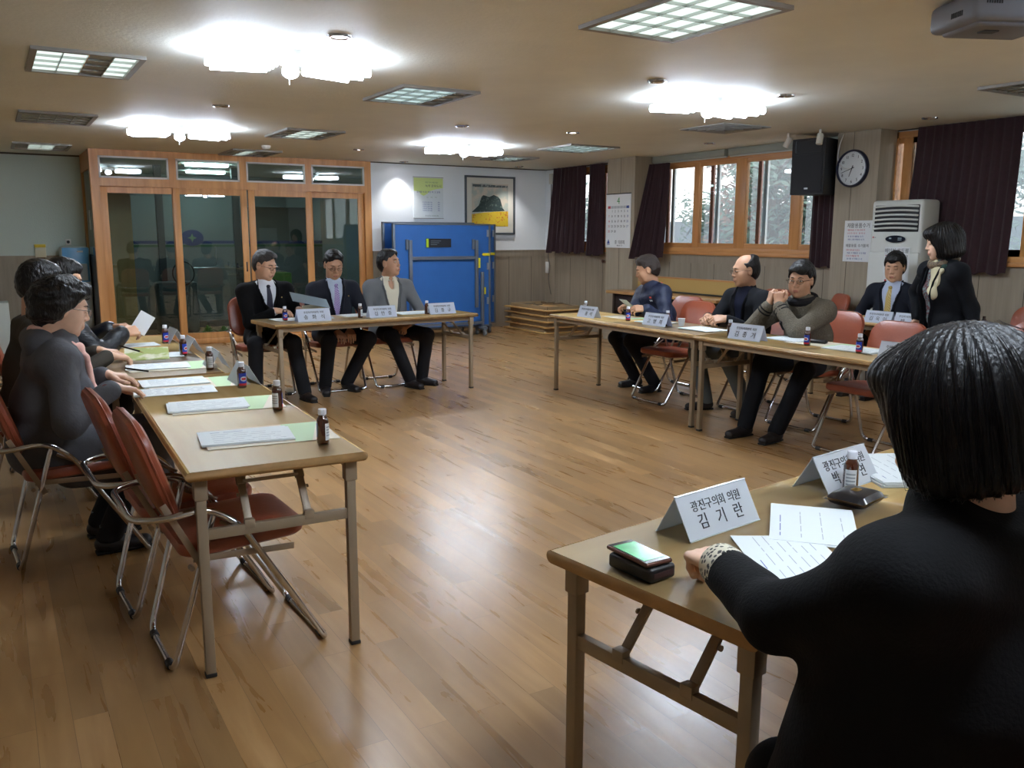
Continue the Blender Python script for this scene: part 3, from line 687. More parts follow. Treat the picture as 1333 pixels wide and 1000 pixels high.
G().bb(-.17, .17, -.17, .17, 0, 1.28, 0, .03).obj('body', mat('dispenser_white', (196, 206, 208), .35), t)
G().bb(-.155, .155, -.178, -.165, .82, 1.27, 0, .02).obj('front_panel', mat('sky_blue_panel', (88, 156, 204), .3), t)
G().bb(-.06, .13, -.183, -.175, .84, 1.06, 0, .01).obj('tap_recess', mat('dispenser_grey', (164, 176, 178), .4), t)
G().bb(.02, .09, -.186, -.18, 1.21, 1.23).obj('display', M_paper, t)
t = thing('box', 'small pale green and white box low on the floor by the glass doors', 'box', (-.05, 12.4, 0)); G().bb(-.2, .2, -.2, .2, 0, .62, 0, .01).obj('body', mat('pale_box', (190, 196, 188), .6), t)
t = thing('folded_mat', 'pile of dark green folded mats between the glass doors and the blue tables', 'mats', (4.95, 11.90, 0))
mg = G()
for k in range(4): mg.bb(-.13, .15, -.09, .09, .02+k*.21, .20+k*.21, k % 2, .02)
mg.obj('body', [mat('grey_green_mat', (84, 92, 76), .8), mat('dark_green_mat', (36, 72, 52), .8)], t)
# little dark picture-light + brown valve on dado
t = thing('valve_handle', 'small brown valve knob on the dado beside the calendar pillar', 'valve', (7.77, 10.36, 1.06)); G().tube([(0, -.05, 0), (0, .05, .0)], .014, 0, 8).tube([(.02, 0, 0), (-.04, 0, .02)], .018, 0, 8).obj('body', mat('brown_valve', (96, 66, 52), .5), t)

# ---- standing air conditioner
t = thing('air_conditioner', 'tall white floor-standing air conditioner beside the clock pillar', 'air conditioner', (7.42, 5.315, 0))
M_ac = mat('warm_white_plastic', (208, 210, 204), .38)
a = G(); a.bb(0, .27, -.275, .275, 0, 1.79, 0, .035, 3); a.bb(-.012, .02, -.27, .27, .02, 1.30, 0, .012); a.obj('body', M_ac, t)
a = G(); a.bb(-.004, .02, -.245, .235, 1.49, 1.745, 1, .01)
for k in range(6):
    z = 1.52+k*.041; pts = [(-.012, -.235+.47*i/10, z+.010*math.sin(PI*i/10)) for i in range(11)]
    a.tube(pts, .0095, 0, 6)
a.obj('louvre', [M_ac, mat('black_slot', (20, 20, 22), .6)], t)
p = G().lathe([(.001, 0), (.105, 0), (.105, .008), (.001, .008)], n=30); p.v = [(-.012-z, -.02+x, 1.425+y*.32) for x, y, z in p.v]; p.obj('control_panel', mat('navy_gloss', (24, 30, 44), .15), t)
p = G(); M4 = frame((-.021, 0, 1.425), (0, -1, 0), (0, 0, 1))
for x0, x1, y0, y1 in ((-.045, -.02, .0, .012), (.05, .09, -.012, -.004), (.05, .09, .004, .012)): p.prism([(x0, y0), (x1, y0), (x1, y1), (x0, y1)], 0, .001, 0, M4)
p.obj('display', mat('pale_display', (150, 170, 176), .3), t)
sg = thing('paper_notice', 'white temperature notice taped to the front of the air conditioner', 'notice', (7.408, 5.27, 1.16))
G().bb(-.003, -.001, -.14, .13, -.17, .19).obj('sheet', M_paper, sg)
tx = G(); M4 = frame((-.0035, 0, 0), (0, -1, 0), (0, 0, 1)); line(tx, '에어컨 온도를', .045, 0, .155); line(tx, '28℃', .056, -.06, .095, 1); line(tx, '이하로', .045, .065, .095)
line(tx, '하 시 기 주의', .038, 0, .03); line(tx, '●', .03, -.1, -.13, 1); line(tx, '민원 시', .035, 0, -.06); tx.obj('lettering', [M_ink, M_redink], sg)
lg = G(); M4 = frame((-.0135, 0, 1.44), (0, -1, 0), (0, 0, 1)); line(lg, '●', .02, -.225, 0, 1); line(lg, 'LG', .016, -.205, 0, 0); lg.obj('badge', [M_ink, M_redink], t)
gr = G()
for k in range(9): gr.bb(-.016, -.011, .175, .262, .35+k*.05, .37+k*.05, 0)
gr.obj('side_grille', mat('grille_shadow_grey', (96, 100, 98), .5), t)
st_ = G().bb(.13, .22, -.277, -.2755, 1.02, 1.09, 0).obj('pink_sticker', mat('pink_sticker', (214, 120, 130), .6), t)
G().bb(.14, .2, -.277, -.2755, .82, .9, 0).obj('info_plate', mat('dispenser_grey', (164, 176, 178), .4), t)

# ---- blue table-tennis tables folded upright on castors
M_bt = mat('blue_table_top', (40, 98, 168), .5, vary=(5, .05)); M_bf = mat('grey_steel_frame', (104, 112, 122), .4, .3); M_yel = mat('yellow_sticker', (226, 212, 30), .5); M_blk = MC['black_rubber']
def pingpong(lab, x0, x1, y, z0=.13, z1=1.605, first=None):
    w = x1-x0; h = z1-z0
    t = thing('folded_table_tennis_table', lab, 'table tennis table', (x0, y, 0), 0, 'upright blue table tennis tables')
    G().bb(.012, w-.012, 0, .02, z0+.012, z1-.012).obj('table_top', M_bt, t)
    f = G()
    for a in ((0, w, z1-.022, z1), (0, w, z0, z0+.022), (0, .03, z0, z1), (w-.03, w, z0, z1)): f.bb(a[0], a[1], -.012, .045, a[2], a[3], 0, .003)
    f.obj('edge_frame', M_bf, t)
    l = G(); xl, xr = w*.16, w*.84
    for x in (xl, xr): l.bb(x-.024, x+.024, -.05, -.01, z0+.28, z1-.23, 0, .004)
    l.bb(xl, xr, -.045, -.015, z1-.50, z1-.455, 0)
    for x in (xl-.045, xr-.045): l.bb(x-.02, x+.02, -.03, -.01, z1-.36, z1-.22, 0)
    l.obj('folding_legs', M_bf, t)
    u = G()
    for x in (xl-.0, xr+.075): u.bb(x-.022, x+.022, -.085, -.045, .12, .92 if x > xl else .62, 0, .004)
    u.bb(xl, xr+.075, -.08, -.05, .17, .21, 0)
    for x in (xl, xr+.075): u.box((x, -.02, .115), (.075, .30, .05), 0, None, .015)
    u.obj('trolley', M_bf, t)
    for x in (xl, xr+.075):
        for dy in (-.14, .10):
            c = G().lathe([(.006, -.018), (.036, -.014), (.036, .014), (.006, .018)], (x, dy, .037), 0, 20, rotm(0, R(90), 0)); c.box((x, dy, .075), (.045, .05, .035), 0, None, .008)
            c.obj('castor', mat('castor_grey', (120, 126, 130), .4), t)
    s = G(); cx = w*.42
    s.bb(cx-.11, cx+.24, -.016, -.002, z1-.33, z1-.21, 1); s.bb(cx-.145, cx-.11, -.017, -.002, z1-.33, z1-.21, 0)
    for k in range(3): s.bb(cx-.08, cx+.08-.03*k, -.0175, -.015, z1-.245-.025*k, z1-.238-.025*k, 2)
    s.obj('instruction_plate', [mat('lime_label', (170, 200, 40), .5), mat('black_label', (26, 30, 38), .4), mat('label_print', (110, 120, 130), .5)], t)
    s = G(); s.prism([(w-.13, -.02), (w-.02, -.02), (w-.02, .02), (w-.13, .02), (w-.15, 0)], 0, .003, 0, frame((0, -.02, 1.17), (1, 0, 0), (0, 0, 1)))
    s.bb(xr+.105, xr+.13, -.07, -.05, .60, .70); s.bb(xl+.025, xl+.04, -.07, -.05, .55, .68); s.bb(xr+.02, xr+.05, -.055, -.045, .98, 1.12); s.obj('yellow_stickers', M_yel, t)
    for z in (1.42, .95, .45): G().bb(w-.06, w-.035, -.02, 0, z, z+.1, 0).obj('hinge', mat('hinge_silver', (150, 156, 164), .35, .5), t)
    return t
pingpong('front upright blue table tennis table with black plate', 4.74, 6.26, 11.10)
pingpong('second upright blue table tennis table showing at the right edge of the front one', 4.90, 6.53, 11.42)
pingpong('rearmost upright blue table tennis table showing at the left edge', 4.82, 6.30, 11.66, .13, 1.63)

# ---- stack of folded low wooden tables in the corner
M_lt = wood('low_table_top', (150, 118, 78), (178, 144, 98), 0, 5, .5); M_le = mat('low_table_edge', (206, 164, 102), .5); M_lu = mat('raw_board', (164, 142, 110), .75); M_lm = mat('folded_leg_metal', (120, 106, 86), .5)
lows = None
for k, lab in enumerate(('lowest', 'second from the bottom', 'middle one', 'second from the top', 'topmost, its folded legs showing')):
    if lows is None:
        t = lows = thing('folded_low_table', '', 'folded table', (0, 0, 0))
        g = G(); g.bb(-.36, .36, -.60, .60, 0, .018, 0, .004); g.obj('table_top', M_le, t)
        g = G()
        for y in (-.50, .50): g.bb(-.27, .27, y-.012, y+.012, .018, .068, 0)
        for x in (-.29, .29): g.bb(x-.012, x+.012, -.50, .50, .018, .068, 0)
        g.obj('apron', M_lu, t)
        for s1 in (-1, 1):
            for s2 in (-1, 1):
                G().tube(fillet([(s1*.27, s2*.50, .05), (s1*.27, s2*.10, .072), (s1*.10, s2*.10, .072)], .04), .011, 0, 8).obj('folded_leg', M_lm, t)
    o = place(lows, k > 0, 'folded low wooden table in the corner stack, ' + lab, (7.31+.015*(k % 2)-.03, 11.25-.03*(k % 3), .004+k*.083), R(1.0*(k % 3)-.5), 'corner stack of folded low tables')
# tall cream board low table leaning in bench behind the right row
t = thing('wall_bench', 'long low wooden bench with an upright backboard below the right windows', 'bench', (7.40, 8.30, 0))
G().bb(-.28, .12, -.95, 1.15, .68, .72, 0, .008).obj('bench_top', wood('bench_wood', (170, 128, 80), (190, 148, 96), 1, 5, .4), t)
G().bb(.13, .16, -.95, 1.0, .74, .90, 0).obj('backboard', mat('yellow_tan_board', (192, 158, 92), .6), t)
G().bb(.125, .17, -.95, 1.0, .90, .918, 0).obj('board_edge', M_oakh, t)
G().bb(.115, .15, -.95, 1.05, .722, .74, 0).obj('dark_strip', mat('dark_strip', (40, 42, 40), .6), t)
for y in (-.85, 1.05): G().bb(-.22, .08, y-.02, y+.02, 0, .68, 0).obj('leg', MC['dark_brown_board'], t)
G().bb(-.20, .1, -.83, 1.03, .45, .66, 0).obj('apron', MC['dark_brown_board'], t)
# ------------------------------------------------------------------ tables
M_top = wood('light_table_top', (232, 190, 122), (244, 210, 146), 1, 4, .32, .05)
M_edge = mat('brown_table_edge', (168, 130, 82), .5, vary=(20, .15)); M_leg = mat('brown_grey_leg', (150, 134, 112), .42, .15); M_foot = mat('black_foot', (22, 22, 22), .6)
TL, TW, TH = 1.98, .60, .72
def make_table():
    t = thing('folding_table', '', 'table')
    # top: long axis local y, bullnosed long sides
    g = G(); zt, zb = TH, TH-.032; n = 5
    prof = [(-TW/2+.016-.016*math.sin(R(a)), zb+.016-.016*math.cos(R(a))) for a in np.linspace(0, 180, 7)] + [(TW/2-.016+.016*math.sin(R(a)), zt-.016+.016*math.cos(R(a))) for a in np.linspace(0, 180, 7)]
    N = len(prof); vs = [(x, -TL/2, z) for x, z in prof] + [(x, TL/2, z) for x, z in prof]
    g.raw(vs, [tuple(range(N)), tuple(range(N, 2*N))[::-1]], 1)
    for i in range(N):
        j = (i+1) % N; up = prof[i][1] > zt-.006 and prof[j][1] > zt-.006
        g.raw([vs[i], vs[j], vs[N+j], vs[N+i]], [(0, 1, 2, 3)], 0 if up else 1)
    bm = bmesh.new(); o = g.obj('table_top', [M_top, M_edge], t)
    bm.from_mesh(o.data); bmesh.ops.remove_doubles(bm, verts=bm.verts, dist=.0005); bm.to_mesh(o.data); bm.free()
    a = G(); zl = TH-.032
    for x in (-.25, .25): a.bb(x-.012, x+.012, -TL/2+.06, TL/2-.06, zl-.035, zl-.001, 0, .003)
    a.obj('apron_rail', M_leg, t)
    for sy in (-1, 1):
        y = sy*(TL/2-.055)
        for sx in (-1, 1):
            l = G(); x = sx*.25; l.bb(x-.016, x+.016, y-.016, y+.016, .012, zl-.002, 0, .003); l.bb(x-.021, x+.021, y-.021, y+.021, zl-.075, zl-.002, 0, .003)
            lo = l.obj('leg', M_leg, t); G().bb(x-.018, x+.018, y-.018, y+.018, 0, .014, 0, .003).obj('foot_cap', M_foot, lo)
        c = G(); c.bb(-.235, .235, y-.011, y+.011, .475, .51, 0, .002); c.obj('cross_bar', M_leg, t)
        for sx in (-1, 1):
            b = G(); x = sx*.10; p0 = Vector((x, y, .50)); p1 = Vector((x*1.0, y-sy*.15, zl-.01))
            d = (p1-p0); ang = math.atan2(d.y, d.z)
            b.box((p0+p1)/2, (.026, .010, d.length), 0, rotm(-ang, 0, 0), .002); b.box(p0+Vector((0, 0, .01)), (.034, .026, .03), 0, None, .003); b.box(p1-d.normalized()*.05, (.032, .016, .06), 0, rotm(-ang, 0, 0), .002)
            b.lathe([(.004, 0), (.007, 0), (.007, .006), (.001, .006)], (p0+p1)/2+Vector((sx*.016, 0, 0)), 0, 10, rotm(0, sx*R(90), 0))
            b.obj('folding_brace', M_leg, t)
        G().box(Vector((0, y-sy*.10, zl-.06)), (.19, .008, .012), 0).obj('brace_link', M_leg, t)
    return t
tb = make_table()
tabs = [('light wooden folding table at the near end of the left row', (.80, 3.75), -2),
        ('light wooden folding table at the far end of the left row', (.765, 5.78), -1),
        ('light wooden folding table with three seated men in front of the glass doors', (2.92, 7.42), 90+4.5),
        ('light wooden folding table before the man in the navy windbreaker', (4.77, 5.81), 0),
        ('light wooden folding table of the right row, before the man in the knitted cardigan', (4.74, 3.82), 0),
        ('light wooden folding table by the standing woman and the man with the yellow tie', (6.72, 4.46), 0),
        ('light wooden folding table in the foreground with the phone and the grey name cards', (2.105, 1.49), 90+8)]
for i, (lab, (x, y), a) in enumerate(tabs): place(tb, i > 0, lab, (x, y, 0), R(a), 'light wooden folding tables')

# ------------------------------------------------------------------ chairs: padded, chrome tube with wrap-round arms
M_vinyl = mat('red_brown_vinyl', (148, 74, 50), .34, vary=(4, .10), bump=(60, .06), spec=.6); M_chrome = mat('chair_chrome', (200, 200, 204), .10, 1.); M_rub = mat('black_glide', (24, 24, 28), .5); M_tan = mat('tan_steel_strap', (150, 132, 112), .4, .5)
def pad(w, h, r, th, M, g, m=0):
    """rounded slab with soft domed faces, local xy outline"""
    rings = []
    for k, (ins, z) in enumerate(((.016, 0), (.003, .009), (0, .020), (0, th-.020), (.005, th-.008), (.03, th), (.09, th+.004))):
        rings.append([(x, y, z) for x, y in rrect(w-2*ins, h-2*ins, max(.01, r-ins), 7)])
    n = len(rings[0]); vs = [M @ Vector(p) for rg in rings for p in rg]; fs = [tuple(range(n))[::-1], tuple(range(len(vs)-n, len(vs)))]
    for i in range(len(rings)-1):
        for k in range(n): fs.append((i*n+k, i*n+(k+1) % n, (i+1)*n+(k+1) % n, (i+1)*n+k))
    g.raw(vs, fs, m)
def make_chair():
    t = thing('folding_chair', '', 'chair')
    # local +x forward. seat
    g = G(); pad(.43, .43, .07, .055, Matrix.Translation((.01, 0, .405)) @ Matrix.Rotation(R(-3), 4, 'Y'), g); g.obj('seat', M_vinyl, t)
    B = Matrix.Translation((-.285, 0, .685)) @ Matrix.Rotation(R(72), 4, 'Y') @ Matrix.Rotation(R(180), 4, 'Z')
    g = G(); pad(.37, .43, .11, .05, B, g); g.obj('backrest', M_vinyl, t)
    g = G(); pp = [B @ Vector((x, y, .025)) for x, y in rrect(.374, .434, .112, 7)]; g.tube(pp, .0035, 0, 6, True); g.obj('piping', M_vinyl, t)
    # front loop + arms: floor bar, up the front legs, along the arms, round behind the back
    w = .225; P = []
    P = [(.27, -w+.06, .014), (.27, -w, .014), (-.02, -w-.02, .50), (-.12, -w-.02, .575), (-.26, -w-.02, .56), (-.345, -w+.03, .555), (-.345, w-.03, .555), (-.26, w+.02, .56), (-.12, w+.02, .575), (-.02, w+.02, .50), (.27, w, .014), (.27, w-.06, .014)]
    g = G(); g.tube(fillet_closed(P, .05, 5), .0115, 0, 12, True); g.obj('front_leg_loop', M_chrome, t)
    w = .195
    P = [(-.25, -w+.06, .014), (-.25, -w, .014), (-.10, -w, .50), (-.10, -w+.0, .52)]
    g = G(); g.tube(fillet([(-.10, -w-.03, .545), (-.25, -w, .014), (-.25, w, .014), (-.10, w+.03, .545)], .055, 6), .0110, 0, 12); g.obj('rear_leg_loop', M_chrome, t)
    for x, ww in ((.27, .17), (-.25, .13)):
        for s in (-1, 1): G().lathe([(.010, -.02), (.0145, -.018), (.0145, .018), (.010, .02)], (x, s*ww, .0145), 0, 12, rotm(R(90), 0, 0)).obj('glide', M_rub, t)
    for s in (-1, 1):
        g = G(); g.box((-.195, s*.223, .475), (.022, .004, .28), 0, rotm(0, R(-26), 0), .001); g.tube([(-.08, s*.222, .515), (.02, s*.222, .46)], .007, 0, 8); g.box((.0, s*.213, .39), (.34, .006, .022), 0, rotm(0, R(3), 0), .001)
        g.tube([(-.18, s*.21, .375), (-.18, s*.235, .375)], .009, 0, 10); g.obj('side_strap', M_tan, t)
    return t
ch = make_chair()
chairs = [('empty red brown folding chair tucked under the near left table, closest to the camera', .655, 3.09, 2),
 ('empty red brown folding chair tucked under the near left table, behind the closest one', .60, 3.58, 3),
 ('red brown folding chair holding the woman in the grey hooded coat', .24, 4.36, 4),
 ('red brown folding chair holding the man in the dark brown suit', .13, 5.35, 0),
 ('red brown folding chair holding the man in the black padded jacket', .26, 6.18, 0),
 ('red brown folding chair holding the man in the black velvet jacket', 2.08, 8.00, -90),
 ('red brown folding chair holding the man with the purple striped tie', 2.74, 7.93, -90),
 ('red brown folding chair holding the man in the grey jacket', 3.30, 7.93, -90),
 ('red brown folding chair holding the man in the navy windbreaker', 5.50, 6.36, 180),
 ('empty red brown folding chair pushed in between the windbreaker man and the balding man', 5.14, 5.82, 180),
 ('red brown folding chair holding the balding man', 5.52, 5.13, 178),
 ('red brown folding chair holding the man in the knitted cardigan', 5.42, 4.50, 184),
 ('empty red brown folding chair right of the man in the knitted cardigan', 5.06, 3.73, 182),
 ('red brown folding chair standing by the wall behind the balding man, left one', 7.12, 6.72, 180),
 ('red brown folding chair between the clock pillar and the cardigan man, seen edge on', 7.13, 6.0, 150),
 ('red brown folding chair holding the man with the yellow tie', 7.05, 5.06, 186),
 ('empty red brown folding chair behind the standing woman by the right edge', 7.18, 3.95, 178),
 ('orange brown folding chair at the right edge in front of the wall chair', 5.86, 3.18, 184),
 ('red brown folding chair under the foreground woman', 1.39, .74, 98)]
for i, (lab, x, y, a) in enumerate(chairs): place(ch, i > 0, lab, (x, y, 0), R(a), 'red brown padded folding chairs')

# ------------------------------------------------------------------ things on the tables
ZT = TH + .0006
# bottles
M_amber = mat('amber_glass', (66, 26, 10), .08, coat=1., spec=.8); M_cap = mat('white_cap', (220, 224, 232), .35); M_lblue = mat('label_blue', (30, 60, 168), .35); M_lwhite = mat('label_white', (214, 220, 224), .45); M_lred = mat('label_red', (200, 40, 60), .4); M_lgrey = mat('label_small_print', (150, 158, 164), .5)
def make_bottle():
    t = thing('drink_bottle', '', 'bottle')
    pr = [(.019, 0), (.0215, .003), (.0215, .080), (.0205, .088), (.015, .098), (.0118, .103), (.0118, .112)]
    G().lathe(pr, n=28).obj('bottle_body', M_amber, t)
    c = G().lathe([(.0140, .104), (.0148, .105), (.0148, .122), (.0135, .1255), (.001, .126)], n=28); c.obj('cap', M_cap, t)
    def mf(i, k):     # 36 columns: white bar panel, gap of bare glass, blue front panel
        a = k*10+5
        if 200 <= a < 330: return 1 if i != 2 else 2
        if 60 <= a < 150: return 0
        return 3
    prof = [(.0219, .014), (.0219, .026), (.0219, .030), (.0219, .078)]
    g = G(); n = 36; vs = []; fs = []; ms = []
    zs = (.013, .024, .030, .074)
    for z in zs:
        for k in range(n): a = 2*PI*k/n; vs.append((.0219*math.cos(a), .0219*math.sin(a), z))
    for i in range(3):
        for k in range(n):
            m = mf(i, k)
            if m == 3: continue
            mm = 0 if m == 0 else (1 if i else 2)
            g.raw([vs[i*n+k], vs[i*n+(k+1) % n], vs[(i+1)*n+(k+1) % n], vs[(i+1)*n+k]], [(0, 1, 2, 3)], mm)
    def patch(a0, a1, z0, z1, m, r=.0221, oval=False):
        N = 12
        for j in range(N):
            u0, u1 = j/N, (j+1)/N
            e0 = math.sqrt(max(0, 1-(2*u0-1)**2)) if oval else 1; e1 = math.sqrt(max(0, 1-(2*u1-1)**2)) if oval else 1; zc = (z0+z1)/2; hz = (z1-z0)/2
            A = R(a0+(a1-a0)*u0); Bq = R(a0+(a1-a0)*u1)
            g.raw([(r*math.cos(A), r*math.sin(A), zc-hz*e0), (r*math.cos(Bq), r*math.sin(Bq), zc-hz*e1), (r*math.cos(Bq), r*math.sin(Bq), zc+hz*e1), (r*math.cos(A), r*math.sin(A), zc+hz*e0)], [(0, 1, 2, 3)], m)
    patch(220, 310, .034, .058, 0, oval=True); patch(236, 294, .041, .051, 3, .0223)
    for k in range(4): patch(70, 140, .028+k*.010, .033+k*.010, 4)
    g.obj('label', [M_lwhite, M_lblue, M_lred, M_lred, M_lgrey], t, 35, False)
    return t
bt = make_bottle()
# (x, y, rot, label); at rotation 0 the blue panel faces -y
bots = [(.97, 2.94, 215, 'brown vitamin drink bottle nearest the camera on the left table'), (1.0, 3.62, 215-100, 'second brown drink bottle from the near end of the left table'), (1.0, 4.23, 20, 'brown drink bottle right beside the first name card of the left row'),
 (.99, 4.90, 160, 'brown drink bottle in the middle of the left row, before the second name card'), (.97, 5.55, 50, 'brown drink bottle beside the third name card of the left row'), (.98, 6.24, 20, 'farthest brown drink bottle of the left row'),
 (2.13, 7.36, 10, 'brown drink bottle left of the name card of the velvet jacket man'), (2.80, 7.33, 200, 'brown drink bottle left of the name card of the purple tie man'), (3.47, 7.36, 200, 'brown drink bottle left of the last name card of the centre table'),
 (4.76, 6.62, 20, 'brown drink bottle half hidden behind the farthest card of the right row'), (4.71, 5.92, -40, 'brown drink bottle in front of the man in the navy windbreaker'), (4.74, 5.44, -30, 'brown drink bottle beside the second card of the right row'), (4.63, 4.62, 150, 'brown drink bottle left of the card before the cardigan man'), (4.71, 3.98, -75, 'brown drink bottle in front of the cardigan man'), (4.69, 3.55, -75, 'brown drink bottle right of the cardigan man before the empty chair'),
 (2.09, 1.58, 112, 'brown drink bottle in front of the foreground name card, behind the black case')]
for i, (x, y, a, lab) in enumerate(bots): place(bt, i > 0, lab, (x, y, ZT), R(a), 'small brown drink bottles')
t = thing('drink_bottle', 'dark bottle standing on the table before the man with the yellow tie', 'bottle', (6.62, 3.9, ZT)); 
G().lathe([(.02, 0), (.0215, .08), (.0118, .103), (.0118, .12)], n=20).obj('bottle_body', M_amber, t)
# tent name cards
M_acr = mat('clear_acrylic_edge', (206, 214, 218), .12, spec=.8)
def card_mat(name, c):
    m = mat(name, c, .45); nt = m.node_tree; b = nt.nodes['Principled BSDF']; o = nt.nodes['Material Output']; tr = nt.nodes.new('ShaderNodeBsdfTranslucent'); tr.inputs[0].default_value = lin(c); mx = nt.nodes.new('ShaderNodeMixShader'); mx.inputs[0].default_value = .35
    nt.links.new(b.outputs[0], mx.inputs[1]); nt.links.new(tr.outputs[0], mx.inputs[2]); nt.links.new(mx.outputs[0], o.inputs[0]); return m
M_card = card_mat('name_card_paper', (214, 218, 222)); M_cardb = card_mat('bluish_card_paper', (220, 226, 238))
def name_card(x, y, a, w, h, top, name, label, cm=None, depth=.085, topsize=.022):
    """tent card; lettered face towards local -y; a = rotation"""
    t = thing('name_card', label, 'name card', (x, y, ZT), R(a), 'tent name cards on the tables'); cm = cm or M_cardb
    th = math.atan2(depth/2, h); L = math.hypot(h, depth/2); cards = []
    for s in (-1, 1):
        g = G(); g.box((0, s*depth/4, h/2), (w, .0022, L), 0, rotm(s*th, 0, 0)); g.obj('card_face', cm, t)
    g = G(); g.box((0, 0, h+.0005), (w, .005, .003), 0)
    for s in (-1, 1): g.box((0, s*depth/2, .0015), (w, .004, .003), 0)
    g.obj('acrylic_rim', M_acr, t)
    tx = G(); M4 = frame((0, -depth/4-.0015, h/2), (1, 0, 0), (0, math.sin(th), math.cos(th)))
    if top: add_text(tx, top, topsize, M4 @ Matrix.Translation((0, h*.24, 0)), 0)
    k = len(name); 
    for i, c in enumerate(name):
        if c != ' ': add_text(tx, c, h*.42, M4 @ Matrix.Translation((w*.66*((i+.5)/k-.5)*1.15, -h*.16, 0)), 0, .0006)
    if tx.v: tx.obj('lettering', M_ink, t)
    return t
# left row: faces turned to the middle of the room (+x)
for y, a, lab in ((4.38, 90, 'tent name card before the woman in the grey coat'), (5.00, 88, 'tent name card of the left row beyond the seam of the two tables'), (5.70, 90, 'tent name card of the left row before the brown suit man'), (6.30, 92, 'farthest tent name card of the left row')):
    name_card(1.045, y, a, .24, .095, '주민자치위원', '위원장', lab, M_card, .11)
jm = '주민자치위원회 위원'
name_card(2.34, 7.245, 4.5, .30, .105, jm, '송화식', 'white name card before the man in the velvet jacket')
name_card(2.99, 7.295, 4.5, .27, .10, jm, '김만중', 'white name card before the man with the purple tie')
name_card(3.61, 7.345, 4.5, .28, .10, jm, '김종규', 'white name card at the right end of the centre table')
name_card(4.61, 6.36, -88, .25, .10, jm, ' 홍석', 'white name card before the windbreaker man')
name_card(4.68, 5.50, -86, .27, .10, jm, '고병희', 'white name card between windbreaker man and balding man')
name_card(4.60, 4.42, -86, .29, .11, jm, '김종기', 'white name card before the man in the cardigan')
name_card(4.60, 3.19, -84, .26, .11, jm, '이', 'white name card partly hidden by the foreground hair')
name_card(6.50, 4.74, -86, .25, .10, jm, '김욱이', 'white name card before the man with the yellow tie')
name_card(6.51, 4.46, -86, .25, .10, jm, '박경', 'white name card beside the hand of the standing woman')
name_card(6.55, 4.02, -88, .22, .08, '', '', 'small plain card on the table right of the standing woman')
name_card(1.535, 1.575, 8, .28, .10, '광진구의회 의원', '김기란', 'grey name card in the foreground next to the phone', M_card, .11, .030)
name_card(2.145, 1.67, 8, .28, .10, '광진구의회 의원', '박 연', 'grey name card in the foreground behind the bottle', M_card, .12, .034)

# papers
M_sheet = mat('printed_sheet', (224, 230, 230), .6); M_folder = mat('cream_green_folder', (206, 214, 190), .6); M_fgreen = mat('pale_green_print', (186, 214, 164), .6); M_peach = mat('peach_print', (224, 212, 190), .6)
def sheets(x, y, a, w, h, label, lines=6, z=ZT, n=3, tilt=0, name='document_sheets', seed=0):
    """pile of printed sheets; local x = text direction"""
    rr = random.Random(seed); t = thing(name, label, 'papers', (x, y, z), R(a), None)
    g = G()
    for k in range(n):
        g.box((rr.uniform(-.006, .006), rr.uniform(-.006, .006), .0011+k*.0022), (w, h, .002), 0, rotm(0, 0, R(rr.uniform(-2.5, 2.5)) if k < n-1 else 0))
    o = g.obj('sheets', M_sheet, t)
    if lines:
        p = G(); zt = n*.0022+.0001
        for i in range(lines):
            yy = h*.36-(h*.72)*i/max(1, lines-1); x0 = -w*.38; 
            while x0 < w*.30:
                L = rr.uniform(.02, .07)*(1 if h > .2 else .8); p.box((x0+L/2, yy, zt), (L, .0020, .0003), 0 if i else 1); x0 += L+rr.uniform(.008, .03)
                if i == 0 and x0 > 0: break
        p.obj('printed_lines', [mat('grey_print_line', (168, 172, 180), .6), M_blueink], t)
    if tilt: t.rotation_euler = (0, tilt, R(a))
    return t
def folder(x, y, a, label, z=ZT, w=.46, h=.31):
    t = thing('cover_folder', label, 'folder', (x, y, z), R(a), 'cream and green folders under the papers')
    g = G(); g.box((0, 0, .0012), (w, h, .0024), 0, None, .0); g.obj('cover', M_peach, t)
    p = G(); p.prism([(-w/2+.30, -h/2), (-w/2+.36, -h/2), (-w/2+.44, h/2), (-w/2+.30, h/2)], .0024, .0027, 0); p.obj('green_print', M_fgreen, t)
    return t
spots = [(.80, 3.16, 'at the nearest place of the left table'), (.80, 3.83, 'at the second place of the left table'), (.80, 5.12, 'at the near end of the far left table')]
for i, (x, y, w_) in enumerate(spots):
    folder(x+.035, y, -6, 'cream and pale green folder lying '+w_); sheets(x-.045, y, -7, .32, .22, 'white agenda sheets on the folder '+w_, 6, ZT+.0030, 3, seed=i+3)
folder(.84, 4.47, -4, 'cream folder under the papers read by the woman in the grey coat')
sheets(.74, 4.53, -2, .31, .22, 'upper open sheets in front of the woman in the grey coat', 8, ZT+.003, 3, seed=11)
sheets(.70, 4.27, -6, .36, .20, 'lower open sheets touching the hand of the woman in the grey coat', 8, ZT+.003, 2, seed=12)
sheets(.82, 5.62, -4, .30, .22, 'papers and folder before the man in the brown suit', 0, ZT, 2, seed=13)
sheets(.80, 6.22, 4, .24, .20, 'sheet lying before the man in the black padded jacket', 4, ZT, 2, seed=14)
sheets(2.20, 7.46, 6, .30, .21, 'white papers under the hand of the velvet jacket man', 0, ZT, 3, seed=15)
sheets(2.47, 7.50, -12, .26, .21, 'white paper behind the first name card of the centre table', 0, ZT, 2, seed=16)
folder(2.86, 7.53, 4, 'dark-edged folder before the man with the purple tie', ZT, .36, .24)
sheets(2.86, 7.53, 6, .32, .22, 'white papers before the man with the purple tie', 3, ZT+.003, 3, seed=17)
sheets(3.40, 7.50, 0, .34, .24, 'white papers before the man in the grey jacket', 4, ZT, 4, seed=18)
